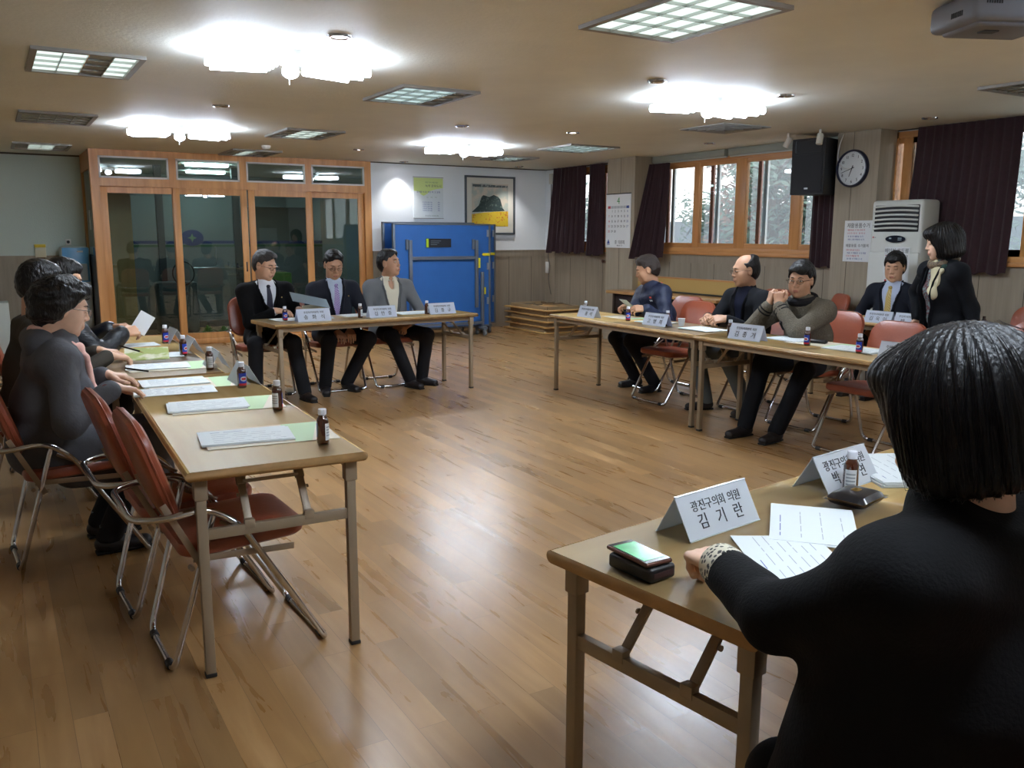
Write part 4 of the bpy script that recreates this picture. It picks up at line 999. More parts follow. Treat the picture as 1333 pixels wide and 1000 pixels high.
sheets(3.62, 7.53, 14, .30, .21, 'crooked white papers at the right of the centre table', 0, ZT, 2, seed=19)
folder(4.88, 6.22, -90, 'pale green folder before the man in the navy windbreaker', ZT, .30, .24)
sheets(4.83, 5.70, -88, .30, .22, 'white papers lying before the empty chair of the right row', 3, ZT, 3, seed=20)
sheets(4.79, 5.06, -92, .34, .24, 'white papers under the hands of the balding man', 5, ZT, 4, seed=21)
sheets(4.88, 4.28, -90, .30, .22, 'white papers behind the card of the cardigan man', 3, ZT, 3, seed=22)
folder(4.86, 4.02, -84, 'manila envelope before the man in the cardigan', ZT, .36, .26)
sheets(4.80, 3.66, -86, .36, .24, 'white papers beside the drink bottle before the empty right chair', 5, ZT, 4, seed=23)
sheets(6.70, 5.20, -90, .30, .22, 'white papers left of the man with the yellow tie', 0, ZT, 2, seed=24)
t = thing('cushion', 'flat green cushion lying behind the cardigan man', 'cushion', (6.80, 5.36, ZT+.005)); G().box((0, 0, .022), (.16, .20, .035), 0, None, .015, 3).obj('cover', mat('dark_green_cloth', (46, 66, 46), .8), t)
t = thing('eyeglass_case', 'small black case lying before the man in the cardigan', 'case', (4.86, 4.03, ZT+.0035), R(-70)); G().box((0, 0, .012), (.15, .055, .024), 0, None, .011, 3).obj('case_body', mat('black_leather', (20, 20, 22), .4), t)
# foreground table
sheets(1.53, 1.30, 60, .30, .21, 'printed sheet under the hand of the foreground woman', 7, ZT, 2, seed=30)
sheets(1.76, 1.44, 42, .30, .21, 'upper printed sheets beside the hand of the foreground woman', 4, ZT+.001, 2, seed=31)
b = sheets(2.40, 1.66, 62, .34, .24, 'thick printed booklet by the foreground hair', 6, ZT, 8, seed=32)
sheets(2.72, 1.60, 10, .30, .21, 'white sheet right of the foreground hair', 3, ZT, 2, seed=33)
sheets(2.08, 1.36, 10, .22, .05, 'folded white slip beside the shoulder of the foreground woman', 0, ZT, 2, seed=34)
t = thing('wallet_case', 'black folded phone wallet lying under the smartphone', 'wallet', (1.185, 1.42, ZT), R(-84))
g = G(); g.box((0, 0, .017), (.135, .078, .033), 0, None, .008, 3); g.box((.0, .0, .017), (.137, .060, .012), 1); g.obj('wallet_body', [mat('black_leather', (20, 20, 22), .4), mat('wallet_pages', (60, 36, 36), .6)], t)
t = thing('smartphone', 'smartphone with a green screen lying on the black wallet', 'smartphone', (1.185, 1.43, ZT+.034), R(-70))
t.rotation_euler = (R(0), R(0), R(-89))
g = G(); g.box((0, 0, .0055), (.142, .074, .010), 0, None, .0045, 3); g.obj('phone_body', mat('copper_rim', (104, 72, 62), .3, .6), t)
g = G(); g.box((0, 0, .0107), (.134, .067, .001), 0); g.obj('phone_front', mat('phone_black', (18, 20, 22), .12), t)
ms = mat('green_screen', (70, 140, 96), .12, vary=(22, .35), emit=((50, 110, 74), .55)); g = G(); g.box((.0, 0, .0114), (.106, .060, .0006), 0); g.obj('screen', ms, t)
t = thing('compact_case', 'black padded pillow shaped case with a gold emblem', 'case', (2.005, 1.495, ZT), R(12))
def pillow(z0, z1, w, d):
    g = G(); n = 10; vs = []
    for j in range(n+1):
        for i in range(n+1):
            u, v = i/n*2-1, j/n*2-1; k = 1-.10*(1-abs(u)**2)*0; x = u*w/2*(1-.07*(1-v*v)); y = v*d/2*(1-.07*(1-u*u)); e = (1-u**4)*(1-v**4)
            vs.append((x, y, z0+(z1-z0)*(e**.5)))
    fs = [(j*(n+1)+i, j*(n+1)+i+1, (j+1)*(n+1)+i+1, (j+1)*(n+1)+i) for j in range(n) for i in range(n)]
    return g.raw(vs, fs)
g = pillow(.026, .045, .145, .115); g2 = pillow(.022, .004, .145, .115); g.raw(g2.v, g2.f); g.obj('case_shell', mat('black_satin', (16, 18, 24), .28, coat=.4), t)
pillow(.0265, .0275, .150, .119).raw(pillow(.0215, .0205, .150, .119).v, g2.f).obj('gold_rim', mat('gold', (190, 160, 100), .3, .9), t)
g = G()
for k in range(3): g.tube([(math.cos(a)*.008+(k-1)*.007, math.sin(a)*.011, .0458) for a in [q*2*PI/14 for q in range(14)]], .0012, 0, 6, True)
g.obj('emblem', MC['gold'], t)
# ------------------------------------------------------------------ people: smooth distance-field bodies meshed by surface nets
def V3(*a): return np.array(a if len(a) == 3 else a[0], float)
class Field:
    def __init__(s): s.P = []
    def add(s, fn, lo, hi, k=.02, op='u'): s.P.append((fn, np.array(lo, float), np.array(hi, float), k, op)); return s
    def cap(s, a, b, ra, rb=None, k=.02, op='u', sc=None, Rm=None):
        """tapered capsule; sc = stretch of the cross section along the axes of Rm"""
        a = V3(a); b = V3(b); rb = ra if rb is None else rb; rm = max(ra, rb)*(max(sc) if sc is not None else 1)+.005
        S = np.array(sc if sc is not None else (1, 1, 1), float); Q = np.eye(3) if Rm is None else Rm; mn = S.min()
        A = (Q.T @ a)/S; B = (Q.T @ b)/S; d = B-A; L2 = max(1e-9, d @ d)
        def fn(p):
            q = (p @ Q)/S - A; t = np.clip(q @ d/L2, 0, 1); e = q - t[:, None]*d
            return (np.sqrt((e*e).sum(1)) - (ra+(rb-ra)*t))*mn
        return s.add(fn, np.minimum(a, b)-rm, np.maximum(a, b)+rm, k, op)
    def ell(s, c, r, k=.02, op='u', Rm=None):
        c = V3(c); r = np.array(r, float); Q = np.eye(3) if Rm is None else Rm
        def fn(p):
            q = (p-c) @ Q; k0 = np.sqrt(((q/r)**2).sum(1)); k1 = np.sqrt(((q/(r*r))**2).sum(1)); return k0*(k0-1)/np.maximum(k1, 1e-6)
        m = r.max()+.005
        return s.add(fn, c-m, c+m, k, op)
    def cut(s, fn, k=.004): return s.add(fn, (-9,)*3, (9,)*3, k, 'x')
    def noise(s, fn): return s.add(fn, (-9,)*3, (9,)*3, 0, 'n')
    def ev(s, p):
        F = np.full(len(p), 1e3)
        for fn, lo, hi, k, op in s.P: F = comb(F, fn(p), k, op)
        return F
    def grid(s, h, pad=.012):
        lo = np.min([q[1] for q in s.P if q[4] == 'u'], 0)-pad; hi = np.max([q[2] for q in s.P if q[4] == 'u'], 0)+pad
        n = np.ceil((hi-lo)/h).astype(int)+1; ax = [lo[i]+h*np.arange(n[i]) for i in range(3)]
        F = np.full(n, 1e3)
        for fn, l, u, k, op in s.P:
            m = k+2.5*h
            i0 = np.clip(np.floor((l-m-lo)/h).astype(int), 0, n); i1 = np.clip(np.ceil((u+m-lo)/h).astype(int)+1, 0, n)
            if (i1 <= i0).any(): continue
            sl = tuple(slice(i0[i], i1[i]) for i in range(3))
            sub = F[sl]
            if op in 'xn':
                msk = np.abs(sub) < (.05 if op == 'n' else 9e2)
                if op == 'x': msk = sub < .02
                X, Y, Z = [ax[i][sl[i]] for i in range(3)]; I = np.argwhere(msk)
                if not len(I): continue
                p = np.stack([X[I[:, 0]], Y[I[:, 1]], Z[I[:, 2]]], 1); v = sub[msk]; sub[msk] = comb(v, fn(p), k, op)
            else:
                g = np.stack(np.meshgrid(*[ax[i][sl[i]] for i in range(3)], indexing='ij'), -1).reshape(-1, 3)
                sub[...] = comb(sub.ravel(), fn(g), k, op).reshape(sub.shape)
        return F, lo, h
    def mesh(s, h):
        return nets(*s.grid(h))
def comb(a, b, k, op):
    if op == 'n': return a+b
    if op == 'u':
        if k <= 0: return np.minimum(a, b)
        q = np.maximum(k-np.abs(a-b), 0)/k; return np.minimum(a, b)-q*q*k*.25
    b = -b if op == 's' else b          # 's' subtract, 'x' intersect
    q = np.maximum(k-np.abs(a-b), 0)/max(k, 1e-6); return np.maximum(a, b)+q*q*k*.25
def nets(F, lo, h):
    F = np.clip(F, -h*3, h*3); I = F < 0; n = np.array(F.shape)
    acc = np.zeros(tuple(n-1)+(3,)); cnt = np.zeros(tuple(n-1))
    for ax in range(3):
        a = [slice(None)]*3; b = [slice(None)]*3; a[ax] = slice(0, -1); b[ax] = slice(1, None)
        Fa, Fb = F[tuple(a)], F[tuple(b)]; cr = I[tuple(a)] != I[tuple(b)]
        t = np.where(cr, Fa/np.where(cr, Fa-Fb, 1), 0); o = [k for k in range(3) if k != ax]
        for d0 in (0, 1):
            for d1 in (0, 1):
                sl = [slice(None)]*3; sl[o[0]] = slice(d0, n[o[0]]-1+d0); sl[o[1]] = slice(d1, n[o[1]]-1+d1)
                c = cr[tuple(sl)]; cnt += c
                acc[..., ax] += np.where(c, t[tuple(sl)], 0); acc[..., o[0]] += c*d0; acc[..., o[1]] += c*d1
    m = cnt > 0; ids = np.full(tuple(n-1), -1); ids[m] = np.arange(m.sum()); ci = np.argwhere(m)
    V = lo + h*(ci + acc[m]/cnt[m][:, None]); Q = []
    for ax in range(3):
        o = [(ax+1) % 3, (ax+2) % 3]; a = [slice(None)]*3; b = [slice(None)]*3; a[ax] = slice(0, -1); b[ax] = slice(1, None)
        A, B = I[tuple(a)], I[tuple(b)]; E = np.argwhere(A != B); E = E[(E[:, o[0]] > 0) & (E[:, o[1]] > 0) & (E[:, o[0]] < n[o[0]]-1) & (E[:, o[1]] < n[o[1]]-1)]
        if not len(E): continue
        ins = A[tuple(E.T)]
        def g(d0, d1): e = E.copy(); e[:, o[0]] -= d0; e[:, o[1]] -= d1; return ids[tuple(e.T)]
        q = np.stack([g(1, 1), g(0, 1), g(0, 0), g(1, 0)], 1); q[~ins] = q[~ins][:, ::-1]; Q.append(q)
    return V, np.concatenate(Q)
def np_obj(name, parts, mats, parent):
    """parts: list of (V, Q, material index)"""
    vs = []; fs = []; ms = []; o = 0
    for v, q, m in parts: vs.append(v); fs.append(q+o); ms.append(np.full(len(q), m)); o += len(v)
    Vv = np.concatenate(vs); Fq = np.concatenate(fs); Mi = np.concatenate(ms)
    me = bpy.data.meshes.new(name); me.vertices.add(len(Vv)); me.vertices.foreach_set('co', Vv.ravel())
    me.loops.add(len(Fq)*4); me.loops.foreach_set('vertex_index', Fq.ravel().astype(np.int32)); me.polygons.add(len(Fq))
    me.polygons.foreach_set('loop_start', np.arange(0, len(Fq)*4, 4, dtype=np.int32)); me.polygons.foreach_set('loop_total', np.full(len(Fq), 4, np.int32))
    for mm in (mats if isinstance(mats, (list, tuple)) else [mats]): me.materials.append(mm)
    me.polygons.foreach_set('material_index', Mi.astype(np.int32)); me.update(calc_edges=True); me.polygons.foreach_set('use_smooth', [True]*len(Fq)); me.validate()
    ob = bpy.data.objects.new(name, me); COL.objects.link(ob); ob.parent = parent; return ob
def Ry(a): c, s = math.cos(a), math.sin(a); return np.array([[c, 0, s], [0, 1, 0], [-s, 0, c]])
def Rz(a): c, s = math.cos(a), math.sin(a); return np.array([[c, -s, 0], [s, c, 0], [0, 0, 1]])
def Rx(a): c, s = math.cos(a), math.sin(a); return np.array([[1, 0, 0], [0, c, -s], [0, s, c]])
def nrm(v): v = V3(v); return v/np.linalg.norm(v)
def tuft(sd, amp, f1, st=(1, 1, 1)):
    r_ = np.random.default_rng(sd); K = r_.normal(size=(14, 3)); K /= np.linalg.norm(K, axis=1)[:, None]; K *= r_.uniform(.6, 1.6, 14)[:, None]*f1; K *= np.array(st); ph = r_.uniform(0, 6.28, 14)
    return lambda p: amp*np.sin(p @ K.T + ph).sum(1)/5

M_skin = mat('skin', (204, 158, 128), .5, vary=(25, .05)); M_skin2 = mat('tanned_skin', (186, 140, 110), .48, vary=(25, .05)); M_skinp = mat('pale_skin', (220, 178, 152), .5, vary=(25, .05))
M_hair = mat('black_hair', (16, 13, 13), .36, bump=(90, .5, (1, 1, .3)), spec=.35); M_bob = mat('sleek_black_hair', (15, 13, 14), .42, bump=(150, .25, (1, 1, .10)), spec=.3); M_hairg = mat('greying_hair', (46, 42, 41), .45, bump=(160, .6)); M_hairb = mat('dark_brown_hair', (44, 32, 26), .45, bump=(160, .5))
M_lip = mat('lips', (164, 94, 84), .45); M_eyew = mat('eye_white', (206, 200, 192), .25); M_iris = mat('dark_iris', (26, 18, 16), .15); M_brow = mat('eyebrow_hair', (38, 30, 28), .7); M_gl = mat('glasses_wire', (110, 104, 100), .25, .9); M_glb = mat('dark_glasses_frame', (34, 34, 38), .3)
M_lens = glass('spectacle_lens', (238, 240, 240), .03)

def head_field(T, male=True, fat=1.0):
    """T: dict o (origin), Q (3x3 local->person axes), s scale. x forward, z up"""
    o, Q, s = T; F = Field(); L = lambda *p: o + Q @ (V3(*p)*s)
    E = lambda c, r, k=.02, op='u': F.ell(L(*c), np.array(r)*s, k, op, Q)
    E((-.012, 0, .028), (.094, .075, .090)); E((.020, 0, -.028), (.070, .063*fat, .086), .035); E((.028, 0, -.076), (.052, .050*fat, .042), .035)
    E((.066, 0, -.104), (.018, .020, .015), .03)
    for y in (-1, 1): E((.055, y*.041*fat, -.030), (.024, .020, .022), .025); E((.036, y*.044*fat, -.062), (.028, .016, .03), .03)
    F.cap(L(.082, -.028, .024), L(.082, .028, .024), .009*s, .009*s, .02)
    for y in (-1, 1): E((.100, y*.031, .001), (.016, .017, .011), .016, 's')
    for y in (-1, 1): E((.080, y*.031, .000), (.0130, .0145, .0105), .006)
    F.cap(L(.086, 0, .014), L(.104, 0, -.032), .0065*s, .0105*s, .014)
    for y in (-1, 1): E((.094, y*.012, -.037), (.010, .0075, .0075), .008)
    E((.086, 0, -.062), (.012, .024, .012), .016)
    F.cap(L(.0905, -.020, -.068), L(.0905, .020, -.068), .0052*s, .0052*s, .008)
    F.cap(L(.0875, -.015, -.078), L(.0875, .015, -.078), .0065*s, .0065*s, .008)
    for y in (-1, 1):
        E((-.006, y*.076, -.008), (.019, .009, .033), .008); E((.002, y*.086, -.004), (.010, .006, .018), .006, 's')
    return F, L
def surf(F, L, y, z, x0=.14):
    xs = np.linspace(x0, 0, 141); p = np.array([L(x, y, z) for x in xs]); f = F.ev(p); i = np.argmax(f < 0); return xs[i]
HP = {'short': ((-.12, -.06, -.03, 0, .02, .045, .07, .10, .13), (-.095, -.075, -.045, -.012, .0, .050, .066, .075, .08)),
      'full': ((-.12, -.06, -.03, 0, .02, .045, .07, .10, .13), (-.10, -.085, -.06, -.03, -.012, .040, .052, .058, .06)),
      'bald': ((-.12, -.06, -.03, 0, .015, .022, .07, .13), (-.095, -.080, -.055, -.035, -.01, .03, .10, .2))}
def hair_field(T, style, sd=1):
    o, Q, s = T; F = Field(); L = lambda *p: o + Q @ (V3(*p)*s); E = lambda c, r, k=.02, op='u': F.ell(L(*c), np.array(r)*s, k, op, Q)
    loc = lambda p: ((p-o) @ Q)/s
    if style in ('short', 'full', 'bald'):
        up = {'short': .010, 'full': .018, 'bald': .004}[style]
        E((-.016, 0, .034), (.098+up*.5, .081+up*.6, .092+up)); E((-.035, 0, -.01), (.078, .080, .085), .03)
        if style != 'bald': E((.035, .015, .088), (.05, .058, .026+up*.7), .03)
        if style == 'full': E((.05, .0, .07), (.045, .066, .03), .03)
        xs, zs = HP[style]
        F.cut(lambda p: (lambda q: (np.interp(q[:, 0], xs, zs)+.012*np.sin(q[:, 1]*55+sd)*(q[:, 0] > .05) - q[:, 2])*.7*s)(loc(p)), .008)
        F.cut(lambda p: (lambda q: (np.sqrt(((q-np.array([.0, 0, -.006]))/np.array([.026, 9, .036]))[:, [0, 2]]**2 @ np.ones(2))*-1+1)*.02*s)(loc(p)), .006)
        if style == 'bald': F.cut(lambda p: (lambda q: (q[:, 2]-.060-np.clip(-(q[:, 0]-.01), 0, 1)*.9)*.7*s)(loc(p)), .012)
        if style == 'bald': F.ell(L(-.06, 0, .085), np.array([.05, .055, .032])*s, .015, 'u', Q)
        F.noise(tuft(sd, .0018*s, 170/s)) if style != 'bald' else None
    elif style in ('bob', 'short_bob'):
        cz = -.118 if style == 'bob' else -.092
        E((-.016, 0, .036), (.114, .100, .100)); E((-.030, 0, -.02), (.104, .108, .112), .05); E((-.035, 0, -.075), (.094, .110, .065), .04)
        E((.06, 0, .066), (.055, .075, .04), .03)
        F.cut(lambda p: (cz+.012*np.cos(loc(p)[:, 1]*20)-loc(p)[:, 2])*s, .02)
        F.cut(lambda p: (lambda q: (1-np.sqrt((((q-np.array([.115, 0, -.05]))/np.array([.105, .066, .093]))**2).sum(1)))*.07*s)(loc(p)), .012)
        F.noise(lambda p: (lambda q: .0016*np.sin(np.arctan2(q[:, 1], q[:, 0]+.02)*34+3*q[:, 2]*10)+.0012*np.sin(np.arctan2(q[:, 1], q[:, 0])*71+q[:, 2]*22))(loc(p)))
    elif style == 'curly':
        E((-.02, 0, .040), (.118, .102, .098)); E((-.05, 0, -.015), (.088, .100, .090), .05); E((.04, 0, .085), (.070, .08, .045), .03)
        xs, zs = (-.2, -.08, -.03, -.005, .01, .05, .08, .13), (-.11, -.10, -.085, -.06, -.02, .030, .048, .052)
        F.cut(lambda p: (lambda q: (np.interp(q[:, 0], xs, zs)-q[:, 2])*.7*s)(loc(p)), .012)
        F.noise(tuft(sd, .0065*s, 75/s)); F.noise(tuft(sd+5, .003*s, 190/s))
    return F

def hand_field(F, wr, d, n, side, curl=(.5, .6), spread=.06, s=1.0, thumb=.5, fa=None):
    """wrist, finger direction, back-of-hand normal; side +1 left hand / -1 right hand (thumb side)"""
    wr = V3(wr); d = nrm(d); n = V3(n); n = nrm(n-d*(n @ d)); t = np.cross(n, d)*side*-1     # t: towards the thumb
    for i, w in enumerate((-.030, -.010, .010, .030)):
        F.cap(wr+d*.012*s+t*w*.6*s, wr+(d*.088+t*w)*s, .0135*s, .0115*s, .012)
    tips = []
    for i, (w, L, b) in enumerate(((.031, .074, .088), (.0105, .083, .092), (-.0105, .077, .089), (-.030, .060, .080))):
        p = wr+(d*b+t*w)*s; a = 0; dd = d; sp = w*spread*18
        for j, (fr, c) in enumerate(((.46, curl[0]), (.31, curl[1]), (.23, curl[1]*.8))):
            a += c*(1+.08*i); v = (d*math.cos(a)-n*math.sin(a)); v = nrm(v+t*sp*.25*math.cos(a)); q = p+v*L*fr*s
            F.cap(p, q, (.0092-.0008*j)*s, (.0085-.0008*j)*s, .0035); p = q
        tips.append(p)
    a = wr+(d*.028+t*.026)*s; b = a+(d*.030*1.0+t*(.030-.012*thumb)-n*.012)*s; c = b+nrm(d*1.0+t*(.45-.9*thumb)-n*.25)*.032*s; e = c+nrm(d*1.0-t*(.9*thumb)-n*.25)*.024*s
    F.cap(a, b, .0155*s, .0120*s, .010); F.cap(b, c, .0108*s, .0098*s, .004); F.cap(c, e, .0098*s, .0082*s, .004)
    fa = d if fa is None else fa
    F.cap(wr-fa*.06*s, wr, .026*s, .0235*s, .015); F.cap(wr-fa*.004*s, wr+d*.02*s, .0235*s, .018*s, .02)
    return tips

def elbow(sh, wr, l1, l2, pole):
    sh, wr = V3(sh), V3(wr); d = wr-sh; D = min(np.linalg.norm(d), (l1+l2)*.995); u = nrm(d); a = (l1*l1-l2*l2+D*D)/(2*D); hh = math.sqrt(max(0, l1*l1-a*a)); pl_ = V3(pole); pl_ = nrm(pl_-u*(pl_ @ u)); return sh+u*a+pl_*hh

def person(label, loc, rz, S=1.0, pose='sit', lean=4, side_lean=0, head=(0, 0), head_fwd=.02, hair='short', hairm=None, skin=None, hands=None, knees=None, feet=None, top=None, wide=1.0, face='open', specs=None, fat=1.0, neck_up=0, female=False, pelz=.52, headS=1.05, shrug=0, arm=(.285, .255), fine=1.0, hair_sd=1, shoe=None, spread=1, hairS=1.0):
    """loc/rz: seat point on the floor and heading. local x forward, y left.
    hands: dict L/R -> (wrist xyz local, finger dir, back normal, curl, pole)"""
    P = thing('person', label, 'person', loc, rz); skin = skin or M_skin; hairm = hairm or M_hair; top = top or {}
    Qt = Rx(R(-side_lean)) @ Ry(R(lean)); pel = V3(0, 0, pelz)
    B = lambda x, y, z: pel + Qt @ V3(x, y, z)*S
    nk = B(0, 0, .50+neck_up); hc = nk + V3(head_fwd, 0, .125*S) + (Qt @ V3(0, 0, .01))
    Qh = Rz(R(head[0])) @ Ry(R(head[1])); T = (hc, Qh, headS)
    sw = .185*wide; SH = {'L': B(0, sw, .408+shrug), 'R': B(0, -sw, .408+shrug)}
    # limbs
    if pose == 'sit':
        kn = {'L': V3(.43, .13*spread, .50), 'R': V3(.43, -.13*spread, .50)}; ft = {'L': V3(.40, .12, .0), 'R': V3(.40, -.12, .0)}
    else:
        kn = {'L': V3(.02, .09, .48), 'R': V3(.02, -.09, .48)}; ft = {'L': V3(0, .10, 0), 'R': V3(0, -.10, 0)}
    if knees: kn.update({k: V3(v) for k, v in knees.items()})
    if feet: ft.update({k: V3(v) for k, v in feet.items()})
    hp = {'L': B(0, .09, 0), 'R': B(0, -.09, 0)}; EL = {}; WR = {}
    for k in 'LR':
        wr, d, n, cu, pole = hands[k][:5]; WR[k] = V3(wr); EL[k] = hands[k][5] if len(hands[k]) > 5 else elbow(SH[k], WR[k], arm[0]*S, arm[1]*S, pole)
    def torso(F, inf, hips=True, chestf=1.0, belly=0):
        Rm = Qt
        F.cap(B(.0, 0, .06), B(-.01, 0, .20), (.118*S+inf), .108*S+inf, .05, 'u', (1.05+belly, 1.28*wide, 1), Rm)
        F.cap(B(-.01, 0, .20), B(.0, 0, .36), .108*S+inf, .100*S+inf, .06, 'u', (1.05, 1.42*wide, 1), Rm)
        for y in (-1, 1): F.cap(B(-.015, y*.14*wide, .402+shrug), B(-.018, y*.03, .455+shrug*.5), .058*S+inf, .060*S+inf, .06)
        for k in 'LR': F.ell(SH[k]-(SH[k]-nk)*.06, (.056*S+inf,)*3, .05)
        F.cap(B(-.015, 0, .42), B(.0, 0, .485), .082*S+inf, .058*S+inf, .05)
        if female: 
            for y in (-1, 1): F.ell(B(.075, y*.075, .27), (.062+inf, .068+inf, .062+inf), .05)
        if hips: F.ell(B(-.01, 0, .0), (.135*S+inf, .175*S*wide+inf, .12*S+inf), .05)
    def arms(F, inf, cut=.018, ks='LR', r=1.0):
        for k in ks:
            d = nrm(WR[k]-EL[k]); F.cap(SH[k], EL[k], .054*S*r+inf, .043*S*r+inf, .035); F.cap(EL[k], WR[k]-d*cut, .043*S*r+inf, .032*S*r+inf, .025)
    # ---- body: head and neck fine, hands fine, trunk coarse, one mesh
    FH, L = head_field(T, not female, fat); nb = nk+V3(-.02, 0, -.03)
    FH.cap(L(-.025, 0, -.07), nb, .052*S, .062*S, .03)
    parts = [FH.mesh(.0046*fine)+(0,)]
    FB = Field(); torso(FB, -.022); arms(FB, -.014, .0)
    for k in 'LR':
        FB.cap(hp[k], kn[k], .062*S, .05*S, .03); a = ft[k]+V3(0, 0, .09); FB.cap(kn[k], a, .048*S, .036*S, .03); tq = nrm(V3(*(top.get('toe', {}).get(k, (1, 0, 0))))); FB.cap(ft[k]-tq*.02+V3(0, 0, .05), ft[k]+tq*.11+V3(0, 0, .03), .026, .020, .02)
    parts.append(FB.mesh(.014)+(0,))
    for k in 'LR':
        wr, d, n, cu, pole = hands[k][:5]; Fd = Field(); hand_field(Fd, WR[k], d, n, 1 if k == 'L' else -1, cu, s=S*1.0, fa=nrm(WR[k]-EL[k]))
        parts.append(Fd.mesh(.0036*fine)+(0,))
    body = np_obj('body', parts, skin, P)
    # ---- face
    for y in (-1, 1):
        g = G(); Qm = Matrix([list(r_) for r_ in Qh])
        if face == 'open':
            x = surf(FH, L, y*.031, .000); g.ell(L(x-.0052, y*.031, .0005), (.0075*headS, .0125*headS, .0052*headS), 0, 10, Qm); g.ell(L(x-.0015, y*.031, .0005), (.0050*headS, .0050*headS, .0048*headS), 1, 8, Qm)
        else:
            x = surf(FH, L, y*.031, -.004); pts = [L(surf(FH, L, y*.031+dy, -.004+dz)+.0003, y*.031+dy, -.004+dz) for dy, dz in ((-.012, .001), (-.006, -.0015), (0, -.0025), (.006, -.0015), (.012, .001))]; g.tube(pts, [.0005, .0016, .0018, .0016, .0005], 1, 6)
        g.obj('eye', [M_eyew, M_iris], body)
        g = G(); pts = [L(surf(FH, L, y*a, z)+.0008, y*a, z) for a, z in ((.014, .0195), (.024, .0235), (.034, .0240), (.045, .0190))]; g.tube(pts, [.0022, .0034, .003, .0012], 0, 6, sub=3); g.obj('eyebrow', M_brow, body)
    g = G()
    for z, r_ in ((-.0685, .0036), (-.0765, .0044)):
        pts = [L(surf(FH, L, y, z)-.0012, y, z+.0025*(abs(y) < .006)) for y in (-.021, -.012, -.004, .004, .012, .021)]; g.tube(pts, [.0008, r_, r_, r_, r_, .0008], 0, 8, sub=2)
    g.obj('lips', M_lip, body)
    # ---- hair
    HF = hair_field((hc, Qh, headS*hairS), hair, hair_sd); ho = np_obj('hair', [HF.mesh(.0044*fine)+(0,)], hairm, P)
    # ---- spectacles
    if specs:
        g = G(); ln = G(); xf = surf(FH, L, .031, .0)+.014; m_ = specs
        for y in (-1, 1):
            ring = [L(xf-.0+(-.006 if abs(a_) < 1.2 else -.0)*0, y*.033+.024*math.cos(a_), -.004+.0165*math.sin(a_)) for a_ in [q*2*PI/22 for q in range(22)]]; g.tube(ring, .0013 if m_ is M_gl else .0020, 0, 6, True)
            ln.raw([L(xf, y*.033+.023*math.cos(a_), -.004+.016*math.sin(a_)) for a_ in [q*2*PI/22 for q in range(22)]], [tuple(range(22))])
            g.tube([L(xf, y*.057, .002), L(xf-.012, y*.073, .004), L(.02, y*.080, .002), L(-.012, y*.083, -.002)], .0015, 0, 6)
        g.tube([L(xf, -.010, .0), L(xf+.003, 0, .003), L(xf, .010, .0)], .0013, 0, 6)
        go = g.obj('glasses', m_, P); ln.obj('lens', M_lens, go, 0, False)
    # ---- clothes
    def sx(F, y, z, off=.001):
        """front surface point of a garment at torso-local (y, z)"""
        xs = np.linspace(.28, -.05, 166); p = np.array([B(x, y, z) for x in xs]); f = F.ev(p); i = np.argmax(f < 0); return B(xs[i]+off, y, z)
    kind = top.get('kind', 'suit'); h_ = .0085*fine
    FS = Field(); torso(FS, -.002, hips=False, belly=top.get('belly', 0)*.8); 
    FS.cap(nk+V3(-.018, 0, -.045), nk+V3(-.014, 0, .006), .062*S, .057*S, .02)
    FS.cut(lambda p: (p-nk-V3(-.015, 0, -.004)) @ nrm(V3(-.45, 0, 1)), .005)
    if top.get('open'): FS.ell(nk+V3(.070, 0, -.050), (.055, .030, .065), .006, 's')
    JF = Field(); torso(JF, top.get('inf', .012), belly=top.get('belly', 0)); arms(JF, top.get('ainf', .008), r=top.get('ar', 1.0))
    if pose == 'sit':
        for k in 'LR': JF.cap(hp[k]+V3(0, 0, .0), hp[k]+(kn[k]-hp[k])*.34, .088*S, .080*S, .04)
    for e_ in top.get('extra', []): JF.cap(*e_[0:2], *e_[2:])
    if top.get('collar', True): JF.cap(nk+V3(-.03, 0, -.045), nk+V3(-.035, 0, .004), .068*S, .066*S, .02)
    zb = top.get('button', .13); vw = top.get('vw', .075)
    if kind in ('suit', 'coat'):
        Qi = Qt
        def vcut(p):
            q = (p-pel) @ Qi/S; w = np.clip((q[:, 2]-zb)/(.47-zb), -1, 1.3)*vw
            return -np.maximum.reduce([np.abs(q[:, 1])-w, -(q[:, 0]-.0), zb-q[:, 2]])*.9
        JF.cut(vcut, .004)
        JF.cut(lambda p: (p-nk-V3(-.03, 0, .000)) @ nrm(V3(-.40, 0, 1)), .006)
    elif kind == 'zip':
        JF.cut(lambda p: (p-nk-V3(-.02, 0, .028)) @ nrm(V3(-.4, 0, 1)), .006)
    wq = top.get('wr', 1.0); JF.noise(tuft(int(abs(loc[0])*100), .0026*wq, 19, (1, 1, 1.5))); JF.noise(tuft(int(abs(loc[1])*100), .0014*wq, 48, (1, 1, 1.4)))
    jn = top.get('name', 'jacket'); jo = np_obj(jn, [JF.mesh(h_)+(0,)], top['mat'], P)
